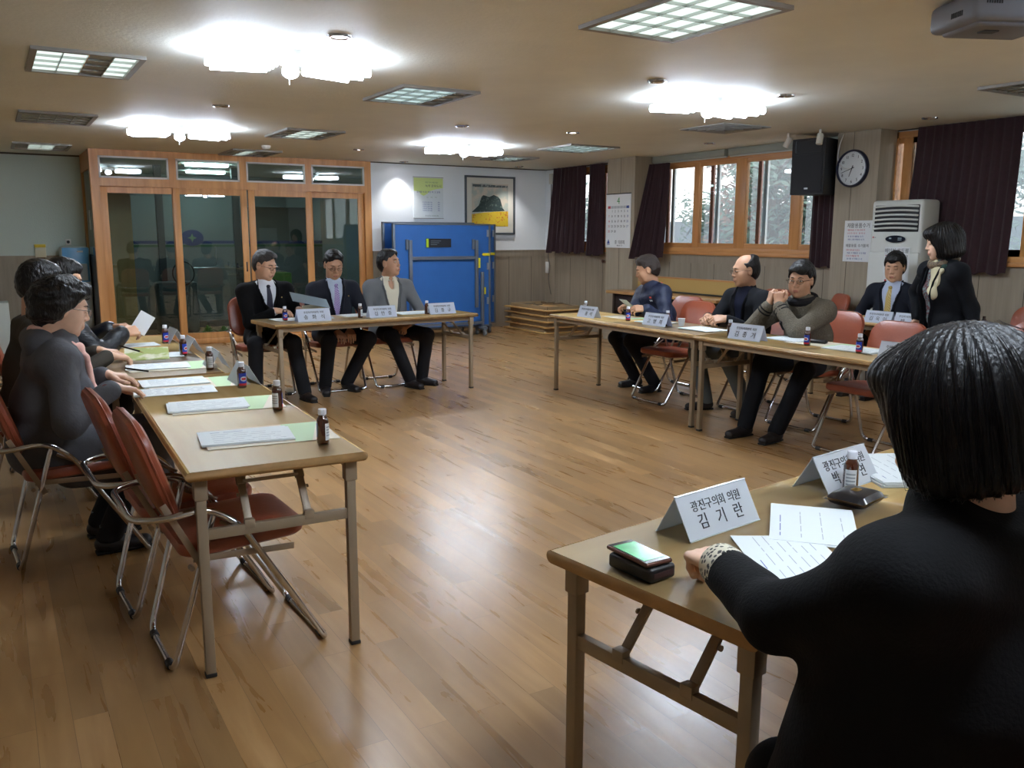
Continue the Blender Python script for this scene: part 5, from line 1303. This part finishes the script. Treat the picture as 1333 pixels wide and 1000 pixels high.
    if kind in ('suit', 'coat'):
        np_obj('shirt', [FS.mesh(.0075*fine)+(0,)], top['shirt'], P)
        for y in (-1, 1):          # lapels
            pts = [sx(JF, y*(vw*max(0, (z-zb)/(.47-zb))+.016), z, .003) for z in np.linspace(zb+.01, .43, 9)]; pts.append(nk+V3(-.0, y*.066, .0)); pts.append(nk+V3(-.045, y*.06, .01))
            g = G(); g.tube(pts, [.007, .012, .019, .024, .027, .022, .021, .020, .019, .015, .012], 0, 8, flat=.34); g.obj('lapel', top['mat'], jo)
        if pose == 'sit' or True:
            for y in (-1, 1):      # shirt collar wings
                pts = [nk+V3(-.05, y*.045, .012), nk+V3(.005, y*.062, .004), nk+V3(.045, y*.034, -.014), nk+V3(.062, y*.010, -.030)]; g = G(); g.tube(pts, [.008, .013, .013, .006], 0, 8, sub=3, flat=.4); g.obj('shirt_collar', top['shirt'], P)
    if top.get('tie'):
        zs = np.linspace(.452, max(.05, zb-.01), 10); L0 = [sx(FS, 0, z, .004) for z in zs]; g = G()
        vs = []; ws = np.interp(zs, [zb, .40, .452], [.036, .022, .014])
        for p, w in zip(L0, ws): vs += [p+V3(0, -w, 0)*S, p+V3(.006, 0, 0), p+V3(0, w, 0)*S]
        fs = [(3*i+j, 3*i+j+1, 3*i+j+4, 3*i+j+3) for i in range(9) for j in (0, 1)]; g.raw(vs, fs); kp = L0[0]; g.ell(kp+V3(.004, 0, .006), (.013, .019, .016), 0, 8); g.obj('tie', top['tie'], P)
    if top.get('badge'):
        g = G(); g.ell(sx(JF, .115, .36, .004), (.003, .006, .006), 0, 8); g.obj('lapel_pin', MC['gold'], jo)
    # cuffs
    for k in 'LR':
        d = nrm(WR[k]-EL[k]); c_ = WR[k]-d*.014
        if top.get('cuff'):
            g = G(); g.tube([c_-d*.015, c_+d*.010], [.034*S, .033*S], 0, 18); g.obj('cuff', top['cuff'], jo)
    # trousers / skirt
    TF = Field(); TF.ell(B(-.01, 0, -.01), (.125*S, .165*S*wide, .115*S), .05)
    for k in 'LR':
        a = ft[k]+V3(-.005, 0, .075); TF.cap(hp[k], kn[k], .086*S, .066*S, .03); TF.cap(kn[k], a, .064*S, .056*S, .03)
    for k in 'LR':
        TF.cut(lambda p, q=ft[k]: np.where(np.abs(p[:, 1]-q[1]) < .3, .055-p[:, 2], -1), .004)
    TF.noise(tuft(3, .0016, 30)); np_obj('trousers', [TF.mesh(.0100)+(0,)], top.get('trousers', MC['dark_trousers']), P)
    sm = shoe or MC['black_leather_shoe']
    for k in 'LR':
        f = ft[k]; dx = nrm(V3(*(top.get('toe', {}).get(k, (1, 0, 0))))); SF = Field(); yv = np.cross(V3(0, 0, 1), dx); Rm = np.stack([dx, yv, V3(0, 0, 1)], 1)
        SF.cap(f-dx*.035+V3(0, 0, .045), f+dx*.02+V3(0, 0, .05), .036, .036, .02); SF.cap(f+V3(0, 0, .04), f+dx*.15+V3(0, 0, .030), .036, .030, .03, 'u', (1, 1.25, 1), Rm)
        SF.cut(lambda p: .004-p[:, 2], .003); so = np_obj('shoe', [SF.mesh(.007)+(0,)], sm, P)
        g = G(); pts = [f-dx*.065+V3(0, 0, .008), f+dx*.175+V3(0, 0, .008)]; g.tube([pts[0], f+dx*.05+V3(0, 0, .008), pts[1]], [.028, .040, .030], 0, 12, sub=3, flat=1); g.v = [(x, y, .002+max(0, min(.013, z-.0))) for x, y, z in g.v]; g.obj('sole', MC['black_foot'], so)
        if top.get('sock'): g = G(); g.tube([f+V3(-.01, 0, .06), f+V3(-.005, 0, .13)], [.040, .038], 0, 14); g.obj('sock', top['sock'], P)
    return dict(P=P, B=B, nk=nk, hc=hc, L=L, FH=FH, JF=JF, FS=FS, sx=sx, SH=SH, EL=EL, WR=WR, jo=jo, T=T, ho=ho, Qt=Qt, pel=pel)

def cloth(nm, c, r=.85, b=(220, .10), v=None, sheen=0): return mat(nm, c, r, bump=b, vary=v, sheen=sheen, spec=.25)
cloth('dark_trousers', (26, 26, 30)); mat('black_leather_shoe', (22, 20, 20), .35)
def stripes(name, c1, c2, sc, dirn='DIAGONAL', rough=.5):
    m = mat(name, c1, rough); nt = m.node_tree; w = nt.nodes.new('ShaderNodeTexWave'); w.bands_direction = dirn; w.inputs['Scale'].default_value = sc
    tcn = nt.nodes.new('ShaderNodeTexCoord'); nt.links.new(tcn.outputs['Object'], w.inputs['Vector']); cr = nt.nodes.new('ShaderNodeValToRGB'); cr.color_ramp.interpolation = 'CONSTANT'
    cr.color_ramp.elements[0].color = lin(c1); cr.color_ramp.elements[1].position = .62; cr.color_ramp.elements[1].color = lin(c2)
    nt.links.new(w.outputs['Fac'], cr.inputs[0]); nt.links.new(cr.outputs[0], nt.nodes['Principled BSDF'].inputs['Base Color']); return m
M_white = cloth('white_shirt', (216, 218, 224)); M_cream = cloth('cream_shirt', (220, 212, 190))

def W2L(loc, rz, p):
    """world point -> person's local frame"""
    d = V3(p)-V3(loc); c, s = math.cos(-rz), math.sin(-rz); return V3(c*d[0]-s*d[1], s*d[0]+c*d[1], d[2])
def D2L(rz, d): c, s = math.cos(-rz), math.sin(-rz); return V3(c*d[0]-s*d[1], s*d[0]+c*d[1], d[2])
def H(loc, rz, wr, d, n=(0, 0, 1), cu=(.35, .45), pole=(0, 0, -1), el=None):
    if el is not None: return H(loc, rz, wr, d, n, cu, pole)+(W2L(loc, rz, el),)
    return (W2L(loc, rz, wr), D2L(rz, V3(d)), D2L(rz, V3(n)), cu, D2L(rz, V3(pole)))


def pp(label, xy, deg, hands, feet=None, knees=None, top=None, **kw):
    """person placed at xy heading deg; hands/feet/knees given at their places in the room"""
    l = (xy[0], xy[1], 0); a = R(deg)
    hd = {k: H(l, a, *v) for k, v in hands.items()}
    ft = {k: W2L(l, a, v[:3]) for k, v in (feet or {}).items()}; kn = {k: W2L(l, a, v) for k, v in (knees or {}).items()}
    top = dict(top or {}); top['extra'] = [(W2L(l, a, e_[0]), W2L(l, a, e_[1]))+tuple(e_[2:]) for e_ in top.get('extra', [])]; top['toe'] = {k: D2L(a, V3(math.cos(R(v[3])), math.sin(R(v[3])), 0)) for k, v in (feet or {}).items() if len(v) > 3}
    return person(label, l, a, hands=hd, feet=ft, knees=kn, top=top, **kw)
UP = (0, 0, 1); S105 = 1.04
slip = mat('dark_slipper', (28, 24, 26), .5)
# ===== centre table =====
pp('man in a black velvet jacket, leftmost at the centre table, turning over a folder', (2.12, 7.95), -84,
   dict(L=((2.35, 7.68, .785), (.9, -.35, -.05), UP, (.5, .6), (.4, .1, -1)), R=((2.14, 7.66, .785), (1, -.1, -.1), (-.2, -.3, 1), (.35, .45), (-.7, .2, -1))),
   dict(L=(2.30, 7.42, 0, -80), R=(1.90, 7.55, 0, -95)), dict(L=(2.24, 7.52, .51), R=(1.92, 7.55, .51)),
   dict(mat=cloth('black_velvet', (9, 8, 10), .95), shirt=M_white, tie=mat('dark_tie', (36, 34, 52), .6), cuff=M_white, badge=True, button=.16, vw=.085),
   S=S105, lean=3, head=(28, 14), hair='short', hairm=M_hairg, specs=M_gl, face='down', fat=1.08, wide=1.05, shoe=slip)
pp('man in a dark suit with a purple striped tie at the centre table', (2.75, 7.93), -90,
   dict(L=((2.83, 7.68, .575), (-.2, -.9, -.4), (0, -.2, 1), (.3, .4), (1, .3, -.3)), R=((2.69, 7.68, .575), (.15, -.9, -.4), (0, -.2, 1), (.3, .4), (-1, .3, -.3))),
   dict(L=(2.80, 7.72, 0, -75), R=(2.56, 7.64, 0, -105)), dict(L=(2.95, 7.52, .50), R=(2.56, 7.50, .50)),
   dict(mat=cloth('charcoal_navy_suit', (30, 32, 42)), shirt=cloth('pale_blue_shirt', (170, 180, 196)), tie=stripes('purple_striped_tie', (104, 72, 138), (196, 186, 214), 38), badge=True, button=.12, vw=.07),
   S=S105, lean=6, head=(-6, 20), hair='short', specs=M_gl, face='down', skin=M_skin2, shoe=slip)
pp('man in a grey jacket and open cream shirt at the centre table, looking up', (3.33, 7.95), -88,
   dict(L=((3.43, 7.68, .60), (-.85, -.5, -.2), (-.1, -.5, .9), (.6, .7), (1, .2, -.4)), R=((3.26, 7.68, .59), (.85, -.5, -.2), (.1, -.5, .9), (.6, .7), (-1, .2, -.4))),
   dict(L=(3.55, 7.66, 0, -60), R=(3.38, 7.56, 0, -75)), dict(L=(3.56, 7.56, .50), R=(3.18, 7.52, .51)),
   dict(mat=cloth('mid_grey_jacket', (108, 110, 112), .8), shirt=M_cream, cuff=M_cream, button=.04, vw=.085, belly=.06, open=True),
   S=S105, lean=2, head=(34, -8), hair='short', skin=M_skin2, fat=1.02, wide=1.02, shoe=slip)
# ===== left row =====
w1 = pp('woman with curly black hair in a grey hooded coat and pink scarf reading papers', (.15, 4.36), 2,
   dict(R=((.42, 4.16, .785), (.75, .25, -.18), UP, (.25, .3), (-.2, -.6, -1)), L=((.43, 4.56, .785), (.9, -.15, -.15), UP, (.3, .35), (-.2, .8, -1))),
   dict(L=(.36, 4.50, 0, 8), R=(.37, 4.24, 0, 4)), dict(L=(.56, 4.50, .48), R=(.56, 4.22, .49)),
   dict(mat=cloth('charcoal_coat', (80, 80, 85), .75, (14, .35)), kind='zip', inf=.024, ainf=.015, wr=2.0, collar=True, sock=cloth('grey_blue_sock', (110, 122, 136)), name='coat'),
   S=1.0, lean=9, head=(3, 14), head_fwd=.03, pelz=.505, hair='curly', skin=M_skinp, female=True, hairS=.96, specs=M_gl, face='down', fat=1.08, shoe=slip, hair_sd=4, fine=.9)
SK = Field()
for y in (-1, 1): SK.cap((-.02, y*.09, .50), (.44, y*.13, .49), .115, .098, .06); SK.cap((.40, y*.11, .47), (.44, y*.10, .36), .088, .085, .05)
SK.cap((.1, 0, .40), (.42, 0, .38), .10, .09, .05); SK.noise(tuft(8, .003, 22)); SK.noise(tuft(9, .0015, 55)); np_obj('coat_skirt', [SK.mesh(.009)+(0,)], MC['charcoal_coat'], w1['P'])
HD = Field(); n_ = w1['nk']; HD.cap(n_+V3(-.085, -.080, -.015), n_+V3(-.085, .080, -.015), .060, None, .03); HD.cap(n_+V3(-.07, -.09, -.012), n_+V3(.015, -.105, -.035), .048, .032, .03); HD.cap(n_+V3(-.07, .09, -.012), n_+V3(.015, .105, -.035), .048, .032, .03); HD.cap(n_+V3(-.10, -.06, -.12), n_+V3(-.10, .06, -.12), .052, None, .05); HD.cap(n_+V3(-.03, -.10, -.055), n_+V3(.05, -.08, -.09), .030, .022, .03); HD.cap(n_+V3(-.03, .10, -.055), n_+V3(.05, .08, -.09), .030, .022, .03)
HD.noise(tuft(5, .003, 35)); np_obj('hood', [HD.mesh(.008)+(0,)], MC['charcoal_coat'], w1['P'])
def wrap_scarf(w, m, r=.024, drop=((.035, .42, .10), (-.035, .42, .16)), rad=.068, tilt=.03):
    S_ = Field(); n_ = w['nk']; pts = [n_+V3(math.cos(t)*rad*1.15-.005, math.sin(t)*rad*1.15, -.012-tilt*math.cos(t)) for t in np.linspace(0, 2*PI, 13)]
    for p, q in zip(pts[:-1], pts[1:]): S_.cap(p, q, r, None, .015)
    for y, z0, z1 in drop:
        ps = [w['sx'](w['JF'], y+.012*math.sin(i*1.7), z, .006) for i, z in enumerate(np.linspace(z0, z1, 7))]; ps = [pts[0]+V3(.0, y*.5, -.01)]+ps
        for i, (p, q) in enumerate(zip(ps[:-1], ps[1:])): S_.cap(p, q, .015, .018, .014, 'u', (.8, 1.8, 1), w['Qt'])
    S_.noise(tuft(3, .003, 60)); return np_obj('scarf', [S_.mesh(.007)+(0,)], m, w['P'])
wrap_scarf(w1, cloth('pink_scarf', (226, 178, 166), .8), .026, ((.02, .40, .10), (-.032, .42, .14)), .074, .045)
g = G(); g.lathe([(.001, 0), (.013, 0), (.013, .004), (.001, .005)], W2L((.15, 4.36, 0), R(2), (.385, 4.115, .795)), 0, 14, rotm(R(70), 0, 0)); g.obj('coat_button', mat('maroon_button', (110, 50, 54), .4), w1['P'])
pp('man in a dark brown suit holding a pen, next to the grey coat woman', (.13, 5.36), 0,
   dict(R=((.52, 5.22, .79), (.9, .3, -.15), (-.1, -.2, 1), (.5, .6), (-.2, -.6, -1)), L=((.50, 5.56, .78), (.9, -.3, -.1), UP, (.3, .4), (-.2, .8, -1))),
   dict(L=(.45, 5.50, 0), R=(.45, 5.22, 0)), None,
   dict(mat=cloth('dark_brown_suit', (62, 57, 50)), shirt=cloth('purple_shirt', (72, 56, 92)), button=.10, vw=.07, cuff=MC['purple_shirt']),
   S=S105, lean=8, head=(6, 14), hair='short', skin=M_skin, shoe=slip, hair_sd=2, fine=1.15, neck_up=.005)
pp('man in a black padded jacket holding a sheet of paper, farthest in the left row', (.27, 6.18), 4,
   dict(R=((.70, 6.10, .82), (.9, .25, .10), (0, -.7, .7), (.7, .7), (-.2, -.7, -1)), L=((.66, 6.34, .83), (.95, -.2, .1), (0, .5, .8), (.7, .7), (-.2, .8, -1))),
   dict(L=(.55, 6.32, 0), R=(.55, 6.05, 0)), None,
   dict(mat=mat('black_padded_nylon', (16, 20, 28), .38, bump=(16, .5, (1, 1, 2.2))), kind='zip', inf=.030, ainf=.022, ar=1.1, wr=2.2),
   S=S105, lean=11, head=(-8, 16), hair='short', face='down', shoe=slip, hair_sd=6, fine=1.15)
# ===== right row =====
navy = mat('navy_windbreaker', (20, 30, 58), .6, bump=(16, .6))
w4 = pp('man in a navy windbreaker reading a small paper at the right row', (5.46, 6.34), 168,
   dict(L=((5.02, 6.07, .80), (-.9, .35, .05), (-.2, -.6, .8), (.6, .7), (.3, -.5, -1)), R=((5.03, 6.33, .80), (-.95, -.1, .05), (0, .5, .8), (.6, .7), (.3, .6, -1))),
   dict(L=(5.27, 6.20, 0, 180), R=(5.30, 6.52, 0, 165)), dict(L=(5.02, 6.26, .49), R=(5.04, 6.52, .49)),
   dict(mat=navy, kind='zip', inf=.020, ainf=.016, ar=1.08, wr=2.0), S=1.0, lean=15, head=(-24, 16), head_fwd=.045, hair='short', hairm=M_hairb, skin=M_skin2, face='down', shoe=slip, hair_sd=9)
for y, z, m_, n2 in ((.12, .40, mat('orange_print', (206, 74, 52), .5), 'orange_print'), (.12, .37, mat('white_print', (200, 204, 212), .5), 'white_print')):
    g = G(); ps = [w4['sx'](w4['JF'], y+d_, z+e_, .0015) for d_, e_ in ((-.012, .010), (-.004, -.004), (.004, .008), (.012, -.006))]; g.tube(ps, .006, 0, 8, sub=3, flat=.5); g.obj(n2, m_, w4['jo'])
g = G(); nn = w4['nk']; g.tube([nn+V3(math.cos(t)*.080-.03, math.sin(t)*.080, .0-.02*math.cos(t)) for t in np.linspace(.6, 2.2, 8)], .007, 0, 8); g.obj('orange_collar_trim', MC['orange_print'], w4['jo'])
pp('balding man with glasses in a black jacket, hands clasped on the table', (5.42, 5.16), 177,
   dict(L=((5.00, 5.04, .80), (-.85, .45, -.05), (-.3, -.5, .8), (.8, .9), (.3, -.6, -1)), R=((5.00, 5.25, .80), (-.85, -.42, -.05), (-.2, .5, .8), (.8, .9), (.3, .7, -1))),
   dict(L=(5.22, 4.98, 0, 185), R=(5.10, 5.34, 0, 160)), dict(L=(5.00, 5.02, .50), R=(4.98, 5.34, .50)),
   dict(mat=cloth('black_blazer', (17, 18, 23)), shirt=cloth('navy_polo', (22, 26, 46)), button=.05, vw=.07, trousers=cloth('grey_trousers', (92, 98, 100))),
   S=S105, lean=9, head=(-20, 5), hair='bald', skin=M_skin2, specs=M_gl, fat=1.03, shoe=slip)
knit = mat('brown_grey_knit', (112, 104, 90), .95, bump=(130, .8), vary=(110, .22))
w6 = pp('man with glasses in a brown grey knitted cardigan, clasped hands at his mouth', (5.36, 4.48), 188,
   dict(L=((5.00, 4.51, .94), (.12, .12, 1), (-.9, -.3, 0), (1.0, 1.1), (-.5, -.8, -1)), R=((5.01, 4.61, .94), (.10, -.15, 1), (-.9, .4, 0), (1.0, 1.1), (-.5, .8, -1))),
   dict(L=(4.72, 4.22, 0, 190), R=(4.66, 4.46, 0, 180)), dict(L=(4.96, 4.20, .50), R=(4.92, 4.56, .50)),
   dict(mat=knit, kind='zip', inf=.016, ainf=.013, ar=1.08, belly=.04, trousers=cloth('black_wide_trousers', (16, 17, 22))),
   S=S105, lean=20, pelz=.505, head=(12, 4), hair='full', skin=M_skin2, specs=M_gl, wide=.98, fat=1.04, shoe=slip, hair_sd=3)
dk = cloth('dark_knit_trim', (34, 32, 34), .9)
g = G(); nn = w6['nk']; g.tube([nn+V3(math.cos(t)*.080-.014, math.sin(t)*.082, -.008-.022*math.cos(t)) for t in np.linspace(0, 2*PI, 19)[:-1]], .032, 0, 10, True); g.tube([w6['sx'](w6['JF'], 0, z, .001) for z in np.linspace(.44, .10, 8)], .026, 0, 8, flat=.5); g.obj('dark_collar', dk, w6['jo'])
for k in 'LR':
    d_ = nrm(w6['WR'][k]-w6['EL'][k])
    for o_ in (.035, .062): G().tube([w6['WR'][k]-d_*(o_+.005), w6['WR'][k]-d_*(o_-.005)], .0545 if o_ > .05 else .053, 0, 18).obj('cuff_stripe', dk, w6['jo'])
pp('man in a dark suit with a yellow tie and closed eyes before the air conditioner', (7.12, 5.06), 192,
   dict(L=((6.92, 4.96, .60), (-.8, .4, -.3), (-.1, -.3, 1), (.5, .6), (.2, -1, -.3)), R=((6.92, 5.14, .60), (-.8, -.4, -.3), (-.1, .3, 1), (.5, .6), (.2, 1, -.3))),
   dict(L=(6.75, 4.95, 0, 190), R=(6.75, 5.18, 0, 185)), dict(L=(6.72, 4.94, .49), R=(6.72, 5.14, .49)),
   dict(mat=cloth('navy_black_suit', (24, 27, 38)), shirt=cloth('blue_white_shirt', (184, 194, 216)), tie=stripes('gold_tie', (176, 146, 74), (198, 174, 110), 30), button=.10, vw=.085),
   S=1.03, lean=1, head=(10, 8), hair='full', hairm=M_hair, face='shut', skin=M_skin, shoe=slip, hair_sd=5)
w8 = pp('standing woman with a black bob, black cardigan and patterned scarf', (6.20, 3.97), 160,
   dict(L=((6.13, 3.66, .70), (-.1, -.1, -1), (-.3, -.9, 0), (.2, .3), (1, .2, 0)), R=((6.28, 4.24, .80), (-.3, .4, -.8), (0, .9, .2), (.3, .4), (.5, .6, 0))),
   dict(L=(6.24, 3.82, 0, 165), R=(6.28, 4.04, 0, 160)), dict(L=(6.20, 3.82, .44), R=(6.22, 4.02, .44)),
   dict(mat=cloth('black_cardigan', (13, 15, 21)), shirt=blotch('paisley_top', (96, 52, 56), (104, 124, 124), 60, .45), button=-.3, vw=.075, inf=.014, trousers=MC['dark_trousers']),
   pose='stand', pelz=.79, S=.98, lean=5, head=(-26, 8), hair='bob', skin=M_skinp, female=True, shoe=slip, hairS=1.06, face='down', wide=1.02)
wrap_scarf(w8, blotch('brown_dotted_scarf', (110, 92, 70), (58, 48, 42), 110, .5), .026, (), .074)
S_ = Field(); ps = [w8['nk']+V3(.075, .015, -.02)]+[w8['sx'](w8['FS'], .055+.02*t, z, .012) for t, z in zip(np.linspace(0, 1, 5), np.linspace(.42, .24, 5))]
for p, q in zip(ps[:-1], ps[1:]): S_.cap(p, q, .026, .030, .014, 'u', (.5, 1.5, 1), w8['Qt'])
S_.noise(tuft(13, .004, 70)); np_obj('scarf_end', [S_.mesh(.006)+(0,)], cloth('cream_scarf', (196, 186, 154)), w8['P'])
S_ = Field(); nn = w8['nk']; ps = [nn+V3(-.07, -.03, .005), nn+V3(-.03, .085, -.015), nn+V3(.05, .09, -.05), nn+V3(.085, .07, -.13)]
for p, q in zip(ps[:-1], ps[1:]): S_.cap(p, q, .022, .022, .014)
S_.noise(tuft(14, .004, 90)); np_obj('scarf_edge', [S_.mesh(.006)+(0,)], cloth('teal_green_scarf', (46, 70, 66)), w8['P'])
# ===== foreground =====
blk = cloth('black_blazer_wool', (8, 8, 11), .9, (150, .15))
w9 = pp('woman with a black bob and black blazer seen from behind in the foreground', (1.40, .745), 97,
   dict(L=((1.245, 1.235, .785), (.30, .95, -.06), (-.15, 0, 1), (.95, 1.0), (-1, -.25, -.55), (1.145, 1.0, .79)), R=((1.54, 1.02, .60), (-.1, 1, -.1), UP, (.4, .5), (1, -.2, -.6))),
   dict(L=(1.22, .98, 0), R=(1.45, .98, 0)), dict(L=(1.185, .99, .465), R=(1.48, .98, .46)),
   dict(mat=blk, kind='zip', inf=.022, ainf=.012, ar=1.04, belly=.15, name='blazer', extra=[((1.225, .82, .90), (1.205, .85, .52), .105, .150, .045), ((1.55, .80, .86), (1.56, .80, .50), .10, .15, .045)], trousers=cloth('black_skirt_cloth', (10, 10, 13))),
   S=1.04, lean=9, head=(-2, 10), head_fwd=.02, hair='short_bob', skin=M_skinp, female=True, shoe=slip, hairm=M_bob, hairS=1.10, headS=1.10, fine=.85, wide=1.20, pelz=.50)
# leopard-print turned-back cuff
lm = mat('leopard_print', (206, 198, 176), .7); nt = lm.node_tree; vn = nt.nodes.new('ShaderNodeTexVoronoi'); vn.inputs['Scale'].default_value = 85; tcn = nt.nodes.new('ShaderNodeTexCoord'); nt.links.new(tcn.outputs['Object'], vn.inputs['Vector'])
cr = nt.nodes.new('ShaderNodeValToRGB'); cr.color_ramp.elements[0].position = .34; cr.color_ramp.elements[0].color = lin((52, 50, 50)); cr.color_ramp.elements[1].position = .42; cr.color_ramp.elements[1].color = lin((206, 198, 176)); nt.links.new(vn.outputs['Distance'], cr.inputs[0]); nt.links.new(cr.outputs[0], nt.nodes['Principled BSDF'].inputs['Base Color'])
d_ = nrm(w9['WR']['L']-w9['EL']['L']); g = G(); g.tube([w9['WR']['L']-d_*.055, w9['WR']['L']-d_*.052, w9['WR']['L']-d_*.02, w9['WR']['L']+d_*.012, w9['WR']['L']+d_*.014], [.042, .050, .049, .046, .038], 0, 26); g.obj('leopard_cuff', lm, w9['jo'])
# fine strands over the foreground bob
def strands(w, sc, n, seed, m, style='bob', up=0):
    o, Q, _ = w['T']; s = sc; rr = np.random.default_rng(seed); g = G(); L = lambda p: o + Q @ (V3(p)*s)
    HFz = hair_field((o, Q, s), style, 1)
    for k in range(n):
        th = rr.uniform(.75, 2*PI-.75) if rr.random() < .8 else rr.uniform(0, 2*PI); lift = rr.uniform(.0, .004); pts = []; th2 = th+rr.normal(0, .10)
        zend = rr.uniform(-.125, -.10)+up; z0 = rr.uniform(.05, .135)
        for t in np.linspace(0, 1, 9):
            ph = math.acos(max(-1, min(1, (z0-.02)/.118)))*(1-t) + t*math.acos(max(-1, (zend-.02)/.15)) ; a = th+(th2-th)*t
            d = V3(math.cos(a)*math.sin(ph), math.sin(a)*math.sin(ph), math.cos(ph)); c0 = V3(-.03, 0, .01 if t < .6 else .01-.06*(t-.6)/.4)
            rs = np.linspace(.05, .19, 57); P_ = np.array([L(c0+d*r_) for r_ in rs]); f = HFz.ev(P_); i = np.argmax(f > 0); r_ = rs[i] if f.max() > 0 else .14
            pts.append(L(c0+d*(r_+lift+(.006*t*t if k % 9 == 0 else 0))))
        if any(((np.array(((p-o) @ Q)/s))[0] > .05 and ((p-o) @ Q/s)[2] < .03) for p in pts): continue
        g.tube(pts, [.0003, .0008, .0009, .0009, .0007, .0002], 0, 3)
    ob = g.obj('hair_strands', m, w['P'], 60, False); ob['kind'] = 'stuff'
strands(w9, 1.10*1.10, 300, 3, mat('black_hair_strand', (22, 20, 23), .38, spec=.4), 'short_bob', .026)
strands(w8, 1.05*1.06, 90, 4, MC['black_hair_strand'])

# ---- things held in hands
def held(name, label, cat, c, rot, size, m, part='sheet'):
    t = thing(name, label, cat, c, 0); t.rotation_euler = rot; G().box((0, 0, 0), size, 0, None, .0008, 1).obj(part, m, t); return t
held('folder', 'grey blue folder cover lifted by the man in the velvet jacket', 'folder', (2.43, 7.60, .872), (R(20), R(13), R(-4)), (.34, .20, .004), mat('slate_folder', (112, 126, 134), .4), 'cover')
held('envelope', 'cream envelope under the lifted folder of the velvet jacket man', 'envelope', (2.46, 7.57, .80), (R(24), R(-6), R(-10)), (.20, .15, .003), mat('cream_envelope', (206, 190, 156), .6))
held('paper_sheet', 'white sheet held up by the man in the black padded jacket', 'paper', (.83, 6.14, .875), (R(70), R(-55), R(10)), (.14, .10, .002), M_paper)
held('paper_sheet', 'pale small sheet held by the man in the navy windbreaker', 'paper', (4.93, 6.20, .835), (R(0), R(38), R(-8)), (.15, .13, .002), mat('pale_green_sheet', (196, 206, 196), .6))
held('booklet', 'open green and cream booklet under the pen of the brown suit man', 'booklet', (.74, 5.40, .765), (R(14), R(0), R(-8)), (.24, .19, .006), blotch('green_cover_print', (150, 160, 90), (206, 202, 178), 9, .5))
t = thing('pen', 'black pen with a gold tip in the hand of the brown suit man', 'pen', (.64, 5.30, .80)); G().tube([(-.05, .03, .03), (.05, -.01, -.005)], .005, 0, 10).obj('barrel', mat('black_gloss', (16, 16, 18), .2), t); G().tube([(.05, -.01, -.005), (.068, -.017, -.012)], [.0045, .001], 0, 10).obj('tip', MC['gold'], t)
t = thing('pen', 'dark pen in the far hand of the woman in the grey coat', 'pen', (.56, 4.52, .80)); G().tube([(-.04, .02, .012), (.06, -.02, -.006)], .0045, 0, 10).obj('barrel', MC['black_gloss'], t)
t = thing('paper_cup', 'small white paper cup beside the second card of the right row', 'cup', (4.82, 5.36, ZT)); G().lathe([(.022, 0), (.030, .062), (.032, .064), (.028, .062), (.020, .004)], n=20, cap=True).obj('cup_body', M_paper, t)
# ------------------------------------------------------------------ outside: trees and low wall beyond the windows
def tree(lab, x, y, h, r, seed, col, zc=None):
    rr = random.Random(seed); t = thing('tree', lab, 'tree', (x, y, -.5))
    g = G(); g.tube([(0, 0, 0), (.08, .05, h*.35), (-.03, .1, h*.6), (.05, .05, h*.85)], [.11, .09, .06, .02], 0, 9, sub=4)
    tips = []
    for k in range(22):
        z = h*rr.uniform(.2, .9)**1.25; a = rr.uniform(0, 2*PI); L = r*rr.uniform(.5, 1.)
        p = Vector((0, 0, z)); q = p+Vector((math.cos(a)*L, math.sin(a)*L, rr.uniform(.1, .5)*L)); g.tube([p, (p+q)/2+Vector((0, 0, .06)), q], [.03, .02, .007], 0, 6, sub=2); tips += [q, (p+q)/2, p*.3+q*.7]
    g.obj('trunk', mat('bark', (92, 80, 72), .9), t)
    lf = G(); vs = []; fs = []
    for c in tips:
        for k in range(85):
            d = Vector((rr.gauss(0, 1), rr.gauss(0, 1), rr.gauss(0, .7)))*.26; a = Vector((rr.gauss(0, 1), rr.gauss(0, 1), rr.gauss(0, 1))).normalized(); b = a.orthogonal().normalized(); L = rr.uniform(.05, .11)
            p = c+d; n = len(vs); vs += [p-a*L, p+b*L*.3, p+a*L, p-b*L*.3]; fs.append((n, n+1, n+2, n+3))
    lf.raw(vs, fs); lf.obj('foliage', mat(col[0], col[1], .8), t, 0, False)
g1 = ('grey_green_leaf', (104, 120, 104)); g2 = ('russet_leaf', (130, 100, 86))
tree('bushy grey green tree outside the left window pane', 9.7, 12.9, 3.0, .8, 1, g1)
tree('thin reddish tree against the bright sky in the middle window', 11.6, 11.0, 4.0, .6, 2, g2)
tree('tall grey green tree outside the right half of the window', 10.2, 9.3, 3.8, .85, 3, g1)
tree('grey green tree outside behind the loudspeaker', 11.0, 6.8, 3.4, .9, 4, g1)
tree('round leafy tree low outside the middle window', 12.6, 13.0, 3.0, .8, 5, g1)
t = struct('wall_garden', G().bb(13.4, 13.6, 4, 22, -.5, 1.75), mat('pale_garden_wall', (120, 124, 128), .9))
struct('floor_ground', G().bb(8.0, 14, 0, 22, -.6, -.5), mat('grey_ground', (130, 130, 126), .9))
# world: bright overcast sky
wd = bpy.data.worlds.new('sky'); SC.world = wd; wd.use_nodes = True; nt = wd.node_tree; bg = nt.nodes['Background']
tc = nt.nodes.new('ShaderNodeTexCoord'); sx = nt.nodes.new('ShaderNodeSeparateXYZ'); cr = nt.nodes.new('ShaderNodeValToRGB')
nt.links.new(tc.outputs['Generated'], sx.inputs[0]); nt.links.new(sx.outputs['Z'], cr.inputs[0]); nt.links.new(cr.outputs[0], bg.inputs[0])
cr.color_ramp.elements[0].position = .0; cr.color_ramp.elements[0].color = lin((255, 240, 232)); cr.color_ramp.elements[1].position = .6; cr.color_ramp.elements[1].color = lin((232, 236, 244))
bg.inputs[1].default_value = 1.7
